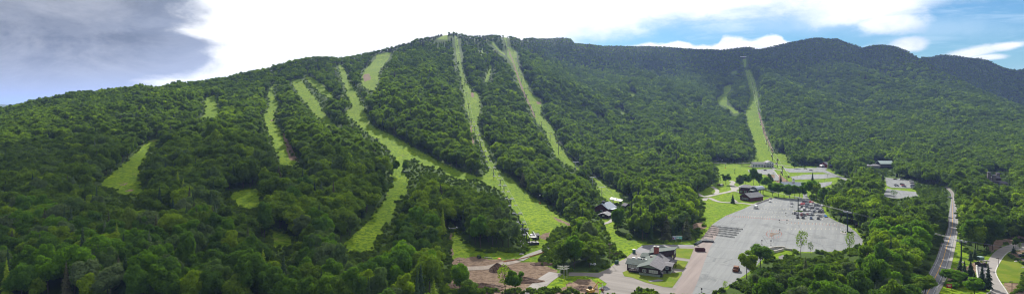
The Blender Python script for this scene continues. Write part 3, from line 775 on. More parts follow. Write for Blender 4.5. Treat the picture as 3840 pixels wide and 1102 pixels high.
# ------------------------------------------------------------------ sheets: roads, lots, lawns that follow the ground
def w2(pts): return [at(u, p)[:2] for u, p in pts]
def sheet(name, poly, mat, off, kind='structure', step=3.0, label=None, cat=None, thick=0.0):
    P_ = np.array(poly, float); n = len(P_)
    ys = sorted(set(np.round(P_[:, 1], 3)) | set(np.arange(math.ceil(P_[:, 1].min() / step) * step, P_[:, 1].max(), step)))
    V, Fc = [], []
    for y0, y1 in zip(ys[:-1], ys[1:]):
        if y1 - y0 < 1e-3: continue
        ym = (y0 + y1) / 2; cr = []
        for i in range(n):
            a, b = P_[i], P_[(i + 1) % n]
            if (a[1] > ym) != (b[1] > ym):
                f = lambda y, a=a, b=b: a[0] + (y - a[1]) / (b[1] - a[1]) * (b[0] - a[0])
                cr.append((f(ym), f(y0), f(y1)))
        cr.sort()
        for l, r_ in zip(cr[::2], cr[1::2]):
            k = max(1, int((r_[0] - l[0]) / 6))
            for j in range(k):
                t0, t1 = j / k, (j + 1) / k; b = len(V)
                V += [(l[1] + (r_[1]-l[1])*t0, y0), (l[1] + (r_[1]-l[1])*t1, y0), (l[2] + (r_[2]-l[2])*t1, y1), (l[2] + (r_[2]-l[2])*t0, y1)]
                Fc.append((b, b+1, b+2, b+3))
    V = np.array(V); z = gz(V[:, 0], V[:, 1]) + off
    o = mesh_obj(name, np.column_stack([V, z]), Fc, mat, None, True)
    return tag(o, label, cat, None, kind)
def ribbon_poly(pts, w):
    P_ = np.array(pts, float); t = np.gradient(P_, axis=0); t /= np.linalg.norm(t, axis=1)[:, None]; nrm = np.column_stack([-t[:, 1], t[:, 0]])
    w = np.broadcast_to(np.asarray(w, float), (len(P_),))[:, None] / 2
    return np.concatenate([P_ + nrm * w, (P_ - nrm * w)[::-1]])
def resamp(pts, step=3.0):
    P_ = np.array(pts, float)
    # Catmull-Rom through the points
    out = []
    for i in range(len(P_) - 1):
        p0, p1, p2, p3 = P_[max(i-1, 0)], P_[i], P_[i+1], P_[min(i+2, len(P_)-1)]
        k = max(1, int(np.linalg.norm(p2 - p1) / step))
        for j in range(k):
            t = j / k; out.append(.5 * (2*p1 + (p2-p0)*t + (2*p0-5*p1+4*p2-p3)*t*t + (3*p1-p0-3*p2+p3)*t**3))
    out.append(P_[-1]); return np.array(out)
def quads(name, pts, w, mat, off, dash=None):
    """a strip laid as a ribbon of quads"""
    q = resamp(pts, 2.0); L_ = ribbon_poly(q, w); n = len(q); V, Fc = [], []
    V = L_; z = gz(V[:, 0], V[:, 1]) + off; m = len(V)
    for i in range(n - 1): Fc.append((i, m - 1 - i, m - 2 - i, i + 1)[::1])
    return tag(mesh_obj(name, np.column_stack([V, z]), [tuple(reversed(f)) for f in Fc], mat, None), kind='structure')

def gravel_mat(name, a, b, ang=0.0, streak=.0, tracks=(1, .05)):
    m, nt, bs = new_mat(name)
    pos = nt.nodes.new('ShaderNodeNewGeometry').outputs['Position']
    mp = nt.nodes.new('ShaderNodeMapping'); mp.vector_type = 'TEXTURE'; mp.inputs['Rotation'].default_value = (0, 0, ang); L(nt, pos, mp.inputs[0])
    mp2 = nt.nodes.new('ShaderNodeMapping'); mp2.inputs['Scale'].default_value = (tracks[0], tracks[1], 1); L(nt, mp.outputs[0], mp2.inputs[0])
    st = noise(nt, mp2.outputs[0], .35, 4, .6, .4); big = noise(nt, pos, .018, 4, .6); fine = noise(nt, pos, 2.2, 3, .7)
    f = mth(nt, 'ADD', mth(nt, 'MULTIPLY', st, streak), mth(nt, 'MULTIPLY', big, 1 - streak))
    c = mixc(nt, smooth(nt, f, .32, .68), a, b)
    c = mixc(nt, mth(nt, 'MULTIPLY', smooth(nt, fine, .55, .75), .35), c, tuple(x * .75 for x in a))
    if streak > .5:
        vo = nt.nodes.new('ShaderNodeTexVoronoi'); vo.feature = 'DISTANCE_TO_EDGE'; vo.inputs['Scale'].default_value = .035; L(nt, mixc(nt, .06, pos, noise(nt, pos, .2, 3)), vo.inputs['Vector'])
        c = mixc(nt, mth(nt, 'MULTIPLY', smooth(nt, vo.outputs['Distance'], .012, .004), .45), c, tuple(x * .5 for x in a))
        sp2 = noise(nt, pos, .05, 5, .7, .6); c = mixc(nt, mth(nt, 'MULTIPLY', smooth(nt, sp2, .55, .66), .65), c, tuple(x * .72 for x in a))
        c = mixc(nt, mth(nt, 'MULTIPLY', smooth(nt, noise(nt, mp2.outputs[0], 1.1, 3, .6), .58, .7), .35), c, tuple(x * 1.18 for x in b))
    L(nt, c, bs.inputs['Base Color']); bs.inputs['Roughness'].default_value = .9; bs.inputs['Specular IOR Level'].default_value = .15
    return m
LOT = gravel_mat('lot_gravel', (.145, .154, .157), (.205, .213, .212), R(-30), .55)
LANE = gravel_mat('lane_gravel', (.17, .14, .13), (.24, .20, .185), R(-30), .5)
YARD = gravel_mat('yard_gravel', (.145, .132, .120), (.225, .205, .19), R(60), .5)
PATH = gravel_mat('path_gravel', (.235, .225, .20), (.31, .295, .265), 0, .3)
ASPH = gravel_mat('road_asphalt', (.15, .15, .16), (.20, .20, .21), R(-15), .7, (1, .03))
PATCH = paint('old_asphalt', (.16, .155, .165), .9, scale=.3)
CONC = paint('concrete', (.42, .41, .38), .85, var=.2, scale=.7)
STONE = paint('stone_wall', (.34, .32, .29), .9, var=.45, scale=1.6, bump=.5)
YEL = paint('road_yellow', (.62, .33, .03), .7, scale=.5)
WHT = paint('road_white', (.62, .62, .60), .7, scale=.5)
STALL = paint('stall_yellow', (.50, .45, .30), .8, var=.3, scale=.3)
def lawn_mat(name, a, b_, c_):
    m, nt, b = new_mat(name); pos = nt.nodes.new('ShaderNodeNewGeometry').outputs['Position']
    n1 = noise(nt, pos, .12, 4, .6); n2 = noise(nt, pos, .9, 4, .7)
    c = mixc(nt, smooth(nt, n1, .35, .65), a, b_); c = mixc(nt, mth(nt, 'MULTIPLY', smooth(nt, n2, .5, .72), .6), c, c_)
    L(nt, c, b.inputs['Base Color']); b.inputs['Roughness'].default_value = .95; b.inputs['Specular IOR Level'].default_value = .05
    bp = nt.nodes.new('ShaderNodeBump'); bp.inputs['Strength'].default_value = .5; L(nt, n2, bp.inputs['Height']); L(nt, bp.outputs[0], b.inputs['Normal'])
    return m
LAWN = lawn_mat('lawn', (.085, .14, .006), (.135, .168, .012), (.17, .15, .045))

LOTP = [(2905,741),(2834,760),(2790,782),(2720,809),(2671,841),(2638,885),(2600,928),(2586,977),(2564,1021),(2520,1110),(2664,1110),(2700,1088),(2758,1054),(2830,1003),(2866,962),(2896,938),(2930,932),(2965,937),(2985,943),(3101,944),(3165,938),(3232,918),(3237,901),(3210,869),(3177,844),(3134,828),(3101,809),(3088,792),(3085,782),(3062,764),(3041,754),(3028,738),(3024,715),(3010,715),(3012,738),(3009,745)]
LANEP = [(2671,841),(2638,885),(2600,928),(2586,977),(2564,1021),(2520,1110),(2592,1110),(2618,1050),(2640,985),(2662,930),(2690,880),(2700,858),(2686,850)]
YARDP = [(2132,1020),(2243,1022),(2281,1006),(2310,985),(2345,968),(2379,940),(2407,920),(2445,916),(2602,917),(2604,928),(2590,975),(2567,1021),(2535,1102),(2520,1110),(2440,1110),(2476,1100),(2445,1089),(2390,1086),(2360,1110),(2243,1110),(2276,1062),(2243,1040),(2200,1034),(2132,1034)]
TERR = {
 'parking_terrace': [(2804,636),(2901,634),(2921,664),(2920,677),(2850,677),(2846,668),(2905,668),(2905,654),(2829,655),(2808,646)],
 'parking_terrace_b': [(2936,629),(2960,632),(3000,630),(3058,630),(3078,622),(3106,624),(3106,630),(3095,638),(3127,652),(3157,663),(3204,682),(3214,692),(3205,692),(3150,668),(3118,656),(3085,646),(2962,647),(2945,640)],
 'parking_terrace_c': [(2963,663),(3020,655),(3097,653),(3120,656),(3140,664),(3079,671),(2978,674)],
 'parking_terrace_d': [(3040,704),(3049,694),(3058,687),(3121,681),(3117,691),(3085,704)],
 'parking_far': [(3318,666),(3383,672),(3428,677),(3430,706),(3344,704),(3326,697)],
 'parking_far_b': [(3326,706),(3347,711),(3436,720),(3442,736),(3359,746),(3311,736)],
}
WALKS = [  # gravel tracks in the meadow and on the slopes: points, width
 ([(2609,722),(2640,737),(2690,728),(2745,716),(2762,705),(2744,693),(2750,684),(2740,678)], 5.0),
 ([(2640,752),(2655,742),(2700,757),(2770,761),(2800,764),(2830,768)], 4.5),
 ([(2745,700),(2755,716),(2790,722)], 4.0),
 ([(2670,700),(2690,715),(2682,728)], 4.0),
 ([(2686,590),(2700,598),(2662,606)], 4.0), ([(2662,610),(2720,612),(2770,613),(2829,610)], 4.5),
 ([(2900,615),(2930,620),(2965,624)], 4.5), ([(2750,748),(2762,758)], 3.0),
 ([(2255,842),(2275,836),(2292,828),(2300,815)], 3.6),
 ([(1949,976),(1990,955),(2040,937),(2060,930)], 4.5),
 ([(1955,955),(1962,930),(1958,900)], 2.5),
 ([(2901,628),(2905,634),(2936,640)], 4.0),
]
HARD = [LOTP, YARDP] + list(TERR.values())
sheet('parking_lot', w2(LOTP), LOT, .06)
sheet('gravel_lane', w2(LANEP), LANE, .10)
sheet('gravel_yard', w2(YARDP), YARD, .08)
sheet('asphalt_patch', w2([(2379,940),(2407,921),(2445,917),(2510,918),(2470,950),(2400,950)]), PATCH, .12)
sheet('footpath', w2([(2510,917),(2602,918),(2603,926),(2515,924)]), PATCH, .13)
for n_, p in TERR.items(): sheet('parking_terrace' if 'terrace' in n_ else 'far_parking_lot', w2(p), LOT, .25)
for p, w in WALKS:
    q = resamp(w2(p)); sheet('path', ribbon_poly(q, w), PATH, .22); 
for n_, p in (('a', [(2515,930),(2602,932),(2586,971),(2521,961)]), ('b', [(2519,972),(2581,980),(2564,1010),(2515,1004)]),
          ('c', [(2334,1021),(2352,1013),(2470,1030),(2558,1018),(2556,1030),(2521,1078),(2488,1075),(2423,1059),(2371,1040),(2341,1035)]),
          ('d', [(2372,1110),(2390,1088),(2445,1091),(2476,1102),(2484,1110)])):
    sheet('lawn', w2(p), LAWN, .16, 'stuff', label={'a': 'lawn between the lodge and the red container', 'b': 'small lawn right of the lodge', 'c': 'lawn in front of the lodge', 'd': 'grass island at the bottom edge before the lodge'}[n_], cat='lawn')
sheet('footpath', w2([(2430,1052),(2470,1047),(2490,1050),(2480,1054),(2440,1057)]), PATCH, .20)
# meadow track marks along the lot, and the hole in the surfacing
HOLE = paint('dug_earth', (.13, .09, .065), .95, var=.5, scale=.9, bump=.8)
sheet('dug_hole', w2([(2887,873),(2898,871),(2903,874),(2915,874),(2922,873),(2923,876),(2910,878),(2900,882),(2895,888),(2889,887),(2886,880)]), HOLE, .14)
# two-lane road
RL = w2([(3540,700),(3563,722),(3566,749),(3558,803),(3552,863),(3528,918),(3509,972),(3475,1037),(3440,1110)])
RR = w2([(3550,698),(3575,722),(3577,749),(3589,803),(3588,863),(3577,928),(3558,1005),(3535,1059),(3508,1110)])
RL, RR = resamp(RL, 3), resamp(RR, 3); 
def rs(q, n): 
    d = np.r_[0, np.cumsum(np.linalg.norm(np.diff(q, axis=0), axis=1))]; t = np.linspace(0, d[-1], n); return np.column_stack([np.interp(t, d, q[:, 0]), np.interp(t, d, q[:, 1])])
RL, RR = rs(RL, 130), rs(RR, 130)
sheet('road', np.concatenate([RL, RR[::-1]]), ASPH, .08)
RC = RL * .52 + RR * .48; HARD.append([(3552,700),(3552,863),(3440,1110),(3508,1110),(3590,863),(3578,700)])
def band(name, a, b, mat, off):
    z = lambda q: gz(q[:, 0], q[:, 1]) + off
    V = np.concatenate([np.column_stack([a, z(a)]), np.column_stack([b, z(b)])]); n = len(a)
    return tag(mesh_obj(name, V, [(i, i + n, i + n + 1, i + 1) for i in range(n - 1)], mat), kind='structure')
lerp = lambda t: RL + (RR - RL) * t
band('centre_line', lerp(.455), lerp(.49), YEL, .16)
band('edge_line', lerp(.14), lerp(.155), WHT, .16); band('edge_line', lerp(.79), lerp(.805), WHT, .16)
band('road_shoulder', lerp(.90), lerp(1.10), PATH, .14)
# driveway
DWL = w2([(3714,1110),(3718,1073),(3712,1050),(3700,1030),(3700,1002),(3697,1000),(3710,968),(3736,939),(3769,922),(3812,911),(3900,905)])
DWR = w2([(3900,935),(3840,937),(3795,939),(3769,955),(3750,981),(3735,1011),(3736,1030),(3750,1056),(3769,1083),(3785,1110)])
sheet('driveway', resamp(DWL, 3).tolist() + resamp(DWR, 3).tolist(), gravel_mat('driveway_gravel', (.20, .185, .175), (.27, .25, .235), R(20), .4), .10)
sheet('driveway_pad', w2([(3664,985),(3698,985),(3704,1008),(3702,1042),(3690,1060),(3672,1060),(3666,1037),(3663,1007)]), PATCH, .07)
sheet('car_park', w2([(3822,958),(3850,948),(3850,985),(3836,975)]), PATCH, .14)
sheet('lawn', w2([(3769,962),(3776,956),(3800,965),(3830,985),(3842,1002),(3842,1064),(3800,1060),(3755,1058),(3737,1030),(3736,1012),(3750,983)]), LAWN, .15, 'stuff', label='bright lawn inside the driveway bend', cat='lawn')
HARD += [[(3664,980),(3760,925),(3850,905),(3850,940),(3760,960),(3735,1011),(3790,1110),(3714,1110),(3664,1050)], [(3575,1006),(3664,984),(3664,1045),(3540,1062)]]
def kerb(pts, w=.3, h=.14, mat=None):
    q = resamp(w2(pts), 2.0); n = len(q); a = ribbon_poly(q, w); l, r_ = a[:n], a[n:][::-1]
    z = gz(q[:, 0], q[:, 1]); V, Fc = [], []
    for i in range(n): V += [(*l[i], z[i] - .1), (*l[i], z[i] + h + .1), (*r_[i], z[i] + h + .1), (*r_[i], z[i] - .1)]
    for i in range(n - 1):
        b = i * 4
        for k in range(3): Fc.append((b + k, b + k + 1, b + k + 5, b + k + 4))
    o = mesh_obj('kerb', V, Fc, mat or CONC); return tag(o, kind='structure')
kerb([(3840,937),(3795,939),(3769,955),(3750,981),(3735,1011),(3736,1030),(3750,1056),(3769,1083),(3785,1110)], .45)
kerb([(3673,984),(3665,990),(3662,1006),(3666,1037),(3670,1045)], .6, .5)
kerb([(3718,1073),(3719,1082),(3712,1095),(3700,1100)], .5)
kerb([(3828,955),(3838,963),(3850,969)], .4)
kerb([(3030,745),(3045,754),(3064,764)], .4); kerb([(2898,640),(2908,647),(2921,664)], .5, .3)
kerb([(3513,1090),(3518,1073),(3535,1060)], .4)

# stall lines
def stalls():
    m = MB(); d = np.array((math.sin(R(31)), math.cos(R(31))))
    rows = [(858,2955,3210,5.5),(838,2955,3165,5.5),(822,2955,3110,5.5),(812,2780,2950,5),(797,2800,2960,5),(783,2820,2965,5),(770,2860,2965,4.5),(757,2890,2960,4.5),(800,2985,3085,5),(787,3000,3080,5),(776,3005,3080,5)]
    for py, u0, u1, ln in rows:
        y = HC * F / (py - HY); x = (u0 - CX) / F * y; x1 = (u1 - CX) / F * y
        while x < x1:
            a = np.array((x, y)) - d * ln / 2; b = a + d * ln; nx = np.array((d[1], -d[0])) * .07
            q = [a - nx, a + nx, b + nx, b - nx]; z = gz([p[0] for p in q], [p[1] for p in q]) + .10
            m.add([(p[0], p[1], zz) for p, zz in zip(q, z)], [(0, 1, 2, 3)]); x += 2.7
    tag(m.build('parking_lines', STALL), kind='structure')
    m = MB(); 
    for k in range(16):
        a = at(3060 + k * 7, 609 + 25 + k % 1 - 1); 
    for py, u0, u1 in ((641, 2815, 2895), (650, 2820, 2890)):
        y = HC * F / (py - HY)
        for k in range(14):
            p = at(u0 + (u1 - u0) * k / 13, py); m.box(p[0] - .1, p[0] + .1, p[1] - 2.5, p[1] + 2.5, p[2] + .3, p[2] + .32, rz=R(-20))
    tag(m.build('parking_lines', STALL), kind='structure')
stalls()

# ------------------------------------------------------------------ shared paints
MAROON = paint('maroon_boards', (.075, .018, .020), .7, var=.25, scale=1.2, streak=(3, 3, .3))
DMAR = paint('dark_maroon_boards', (.032, .016, .017), .7, var=.3, scale=1.2, streak=(3, 3, .3))
REDB = paint('barn_red', (.20, .022, .026), .7, var=.2, scale=1, streak=(3, 3, .3))
GREYM = paint('grey_metal_roof', (.30, .34, .39), .38, var=.1, scale=.6, metal=.25)
SHING = paint('grey_shingles', (.105, .10, .112), .85, var=.25, scale=.9)
GRNSH = paint('green_grey_shingles', (.045, .066, .058), .85, var=.22, scale=.8)
LSHING = paint('light_grey_shingles', (.17, .17, .18), .8, var=.15, scale=.8)
GRNR = paint('pale_green_metal', (.42, .52, .47), .45, var=.08, scale=.5)
BRICK = paint('red_brick', (.26, .075, .05), .85, var=.35, scale=3)
WBOARD = paint('white_boards', (.70, .71, .72), .6, var=.06)
SAGE = paint('sage_boards', (.22, .26, .21), .7, var=.15)
GLASS = paint('window_glass', (.10, .12, .14), .12, var=.2, spec=.6)
PALE_PANE = paint('pale_glass', (.38, .38, .34), .25, var=.2, scale=.8, spec=.5)  # light grey pane, paler and rougher than the plain window glass
DARK = paint('black_steel', (.022, .024, .026), .5, var=.2)
STEEL = paint('galvanised_steel', (.38, .40, .41), .5, metal=.4, var=.15)
GREENST = paint('dark_green_steel', (.018, .040, .038), .5, var=.2)
WOODP = paint('weathered_pole', (.20, .15, .11), .85, var=.25)
DWOOD = paint('brown_fence_wood', (.085, .06, .045), .85, var=.3)
LWOOD = paint('pale_deck_wood', (.45, .36, .32), .8, var=.2)
WPAINT = paint('white_paint', (.66, .66, .64), .45, var=.05)
ORANGE = paint('orange_plastic', (.75, .16, .03), .5, var=.1)
RUST = paint('rust', (.15, .06, .025), .8, var=.5, scale=3)
CAT = paint('digger_yellow', (.45, .25, .04), .5, var=.12)
DKGRN = paint('green_plastic', (.03, .10, .07), .5, var=.1)
RUBBER = paint('rubber', (.02, .02, .02), .85)
CREAM = paint('cream_panel', (.62, .58, .46), .5, var=.08)
TENT = paint('tent_canvas', (.80, .78, .76), .7, var=.05)

def win(root, x, y, z, w, h, face, mull=1, pane=None, frame=None, rows=1):
    """window on a wall face: face = '-y' '+y' '-x' '+x'; x,y the wall point, z its sill"""
    def bx(m, a0, a1, b0, b1, p0, p1):
        if face[1] == 'y': s = -1 if face[0] == '-' else 1; m.box(x + a0, x + a1, *sorted((y + s * p0, y + s * p1)), z + b0, z + b1)
        else: s = -1 if face[0] == '-' else 1; m.box(*sorted((x + s * p0, x + s * p1)), y + a0, y + a1, z + b0, z + b1)
    f = MB(); t = .12
    bx(f, -w/2 - t, w/2 + t, -t, 0, 0, .10); bx(f, -w/2 - t, w/2 + t, h, h + t, 0, .10); bx(f, -w/2 - t, -w/2, 0, h, 0, .10); bx(f, w/2, w/2 + t, 0, h, 0, .10)
    for k in range(1, mull): bx(f, -w/2 + w*k/mull - .05, -w/2 + w*k/mull + .05, 0, h, 0, .09)
    fo = f.build('window', frame or WPAINT, root)
    p = MB(); bx(p, -w/2, w/2, 0, h, 0, .05); p.build('pane', pane or GLASS, fo)
def door(root, x, y, z, w, h, face, mat):
    m = MB()
    if face[1] == 'y': s = -1 if face[0] == '-' else 1; m.box(x - w/2, x + w/2, *sorted((y, y + s * .08)), z, z + h)
    else: s = -1 if face[0] == '-' else 1; m.box(*sorted((x, x + s * .08)), y - w/2, y + w/2, z, z + h)
    m.build('door', mat, root)

# ------------------------------------------------------------------ the lodge
def lodge():
    o = (71.4, 295.6); g = thing('lodge', 'long dark maroon lodge with green-grey gable roofs, brick chimney and a front deck', 'lodge', (*o, g1(*o)), R(-26))
    b = MB().box(-5.4, 5.4, 0, 33, -.6, 1.3); b.box(5.4, 9.2, 9, 16, -.6, 1.3); b.build('foundation', SAGE, g)
    b = MB().box(-5.4, 5.4, 0, 33, 1.3, 4.2); b.box(5.43, 9.2, 9, 16, 1.3, 4.2); b.box(-13.2, -5.43, 5.5, 14, -.4, 3.7); b.box(-9, -5.43, 18, 29, -.4, 3.4); b.box(-4.6, 5.0, 24, 33.6, 4.2, 5.4); b.box(5.43, 8, 24, 29, -.4, 2.2)
    b.build('wall', DMAR, g)
    ge = MB(); ge.add([(-5.4, -.02, 4.2), (5.4, -.02, 4.2), (0, -.02, 5.75)], [(0, 1, 2)]); ge.add([(-5.4, .2, 4.2), (5.4, .2, 4.2), (0, .2, 5.75)], [(2, 1, 0)]); ge.build('gable_panel', SAGE, g)
    r = MB().gable(-5.4, 5.4, 0, 25.5, 4.25, 1.75, 'y', 1.3, .25)
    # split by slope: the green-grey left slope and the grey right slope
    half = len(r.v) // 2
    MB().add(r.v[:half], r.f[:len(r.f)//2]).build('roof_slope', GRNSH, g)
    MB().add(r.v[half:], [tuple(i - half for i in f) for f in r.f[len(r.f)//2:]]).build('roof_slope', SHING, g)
    MB().gable(-13.2, -3.0, 5.5, 14, 3.75, 1.5, 'x', .8, .25).build('wing_roof', GRNSH, g)
    MB().gable(3.0, 9.6, 9, 16, 4.0, .55, 'x', .7, .25).build('wing_roof', SHING, g)
    MB().box(-9.6, -4, 19, 29, 3.4, 3.65).gable(-9.6, -5.4, 22, 31, 3.9, .9, 'x', .4, .2).build('wing_roof', GRNSH, g)
    # raised rear roof, tilted up to the right
    m = MB(); V = [(-6, 24.5, 5.3), (8.2, 27, 8.3), (8.8, 35, 8.4), (-6, 35, 5.4)]
    m.add(V + [(a, b_, c + .3) for a, b_, c in V], [(0, 3, 2, 1), (4, 5, 6, 7), (0, 1, 5, 4), (1, 2, 6, 5), (2, 3, 7, 6), (3, 0, 4, 7)])
    m.build('raised_roof', GRNSH, g)
    MB().add([(-4.6, 25.2, 5.2), (5.4, 26, 5.2), (7.6, 27.4, 5.2), (7.6, 27.4, 8.0), (-4.6, 25.2, 5.5)], [(0, 1, 2, 3, 4)]).box(7.2, 7.6, 27.4, 34, 3, 8.05).build('clerestory_wall', DMAR, g)
    MB().hip(-7, 4, 35, 43, 4.4, 2.6, .8).build('rear_roof', GRNSH, g)
    MB().box(-7, 4, 35.1, 43, -.4, 4.4).build('rear_wall', DMAR, g)
    MB().box(5.2, 10, 20.5, 25, 3.3, 3.55).build('porch_roof', SHING, g)
    for px, py in ((9.6, 21), (9.6, 24.5)): MB().box(px - .12, px + .12, py - .12, py + .12, -.4, 3.3).build('post', DMAR, g)
    c = MB().box(-2.9, -.3, 24.2, 26, 3.5, 9.6).build('chimney', BRICK, g); MB().box(-3.1, -.1, 24.0, 26.2, 9.6, 9.85).box(-2.1, -1.1, 24.8, 25.4, 9.85, 10.1).build('chimney_cap', CONC, c)
    c = MB().box(-3.4, -2.2, 17.6, 18.6, 4.4, 5.9).build('chimney', BRICK, g); MB().box(-3.5, -2.1, 17.5, 18.7, 5.9, 6.05).build('chimney_cap', CONC, c)
    for x, y, s in ((-11, 11.6, .9), (-8.4, 12.4, .75), (-7.9, 12.5, .7)):
        MB().box(x - s, x + s, y - s * .7, y + s * .7, 4.3, 5.3 + s * .5, taper=.85).build('roof_vent', WPAINT if s > .8 else STEEL, g)
    for x, y in ((-6.6, 11.2), (-5.6, 12.2)): MB().tube((x, y, 4.4), (x, y, 5.8), .35, .35, 8).build('flue', DARK, g)
    MB().box(-9, -2.6, 14.2, 14.8, 4.2, 4.8).build('ridge_flashing', WPAINT, g)
    win(g, 2.1, 0, 1.9, 4.4, 1.3, '-y', 5, PALE_PANE); win(g, -9.6, 5.5, 1.7, 5.4, 1.5, '-y', 5, PALE_PANE); win(g, -2.6, 0, 1.9, 1.6, 1.2, '-y', 2)
    for y in (2, 4.4, 6.8): win(g, 5.4, y, 2.6, 1.9, 1.0, '+x', 2, PALE_PANE)
    win(g, 7.3, 9, 2.2, 1.2, 1.1, '-y', 1); 
    for y in (11, 14): win(g, 9.2, y, 2.0, 1.2, 1.4, '+x', 1, PALE_PANE)
    win(g, 7.6, 30.5, 5.8, 4.6, 1.2, '+x', 4)
    door(g, 7.4, 9, 0, 1.2, 2.1, '-y', DARK); door(g, -2.2, 0, 1.3, .01, .01, '-y', DARK)
    MB().box(-11.5, -3.2, 2.4, 5.45, .2, 1.1).build('deck', DMAR, g)
    MB().box(-11.4, -3.3, 2.5, 5.4, 1.12, 1.18).build('deck_boards', LWOOD, g)
    m = MB()
    for k in range(9): m.box(-11.5 + k * 1.03, -11.4 + k * 1.03, 2.4, 2.5, 1.1, 2.1)
    m.box(-11.5, -3.2, 2.4, 2.5, 2.1, 2.2).box(-11.5, -3.2, 2.4, 2.5, 1.6, 1.65); m.build('railing', DMAR, g)
    for k in range(2): MB().box(-10.6 + 2.6 * k, -9 + 2.6 * k, 3.3, 4.3, 1.85, 1.93).box(-10 + 2.6 * k, -9.6 + 2.6 * k, 3.7, 3.9, 1.18, 1.85).build('picnic_table', TENT, g)
lodge()
def kiosk():
    p = at(2477, 1037); g = thing('kiosk', 'small black gabled kiosk at the front right corner of the lodge', 'kiosk', p, R(-26))
    MB().box(-1.1, 1.1, -1, 1, 0, 2.1).build('body', DARK, g); MB().gable(-1.1, 1.1, -1, 1, 2.1, .7, 'y', .35, .12).build('roof', SHING, g)
    win(g, 0, -1, .8, 1.2, .8, '-y', 1, GLASS, DARK)
kiosk()

def barn():
    x, y, z = at(2276, 800); g = thing('maroon_barn', 'maroon barn with pale metal roof and cupola, half hidden by a tree', 'barn', (x, y + 7, z - .3), R(-38))
    MB().gwall(-6, 6, -7, 7, -1.5, 6.0, 3.6).build('wall', MAROON, g); MB().gable(-6, 6, -7, 7, 4.55, 3.6, 'y', .7, .2).build('roof', GREYM, g)
    c = MB().box(-1, 1, -5, -3, 7.4, 9.7).build('cupola', DARK, g); MB().hip(-1, 1, -5, -3, 9.7, .9, .35).build('cupola_roof', SHING, c)
    MB().box(5.2, 9.2, -5, 3, 3.9, 4.1).build('porch_roof', GREYM, g)
    win(g, 0, -7, 1.5, 2, 1.4, '-y', 2); win(g, -6, -2, 1.5, 1.4, 1.2, '-x', 1)
    x, y, z = at(2270, 818); g = thing('barn_annex', 'low maroon annex with grey-brown shingle roof in front of the barn', 'building', (x, y + 3, z), R(-30))
    MB().gwall(-4, 4, -3.2, 5, -.5, 3.1, 1.5).build('wall', DMAR, g); MB().gable(-4, 4, -3.2, 5, 2.65, 1.5, 'y', .9, .18).build('roof', LSHING, g)
    win(g, 0, -3.2, 1.7, 1.6, .9, '-y', 2, PALE_PANE); door(g, -2.2, -3.2, 0, 1.8, 2, '-y', DARK)
    x, y, z = at(2350, 781); g = thing('shed', 'little dark gabled shed right of the maroon barn', 'shed', (x, y + 2, z), R(25))
    MB().gwall(-2.6, 2.6, -2.6, 2.6, -.5, 2.9, 1.7).build('wall', DMAR, g); MB().gable(-2.6, 2.6, -2.6, 2.6, 2.45, 1.7, 'y', .5, .15).build('roof', SHING, g); door(g, 0, -2.6, 0, 1.2, 2, '-y', WOODP)
    x, y, z = at(2312, 770); g = thing('lift_shelter', 'bright white sloping roof of the lift shelter behind the barn', 'shelter', (x, y + 5, z), R(-25))
    m = MB(); V = [(-5, -4, 4.8), (6, -4, 3.6), (6, 4, 3.9), (-5, 4, 5.6)]; m.add(V + [(a, b, c + .3) for a, b, c in V], [(0, 3, 2, 1), (4, 5, 6, 7), (0, 1, 5, 4), (1, 2, 6, 5), (2, 3, 7, 6), (3, 0, 4, 7)]); m.build('roof', WPAINT, g)
    for a in (-4, 5):
        for b in (-3, 3): MB().box(a - .2, a + .2, b - .2, b + .2, -.5, 4).build('post', DARK, g)
barn()

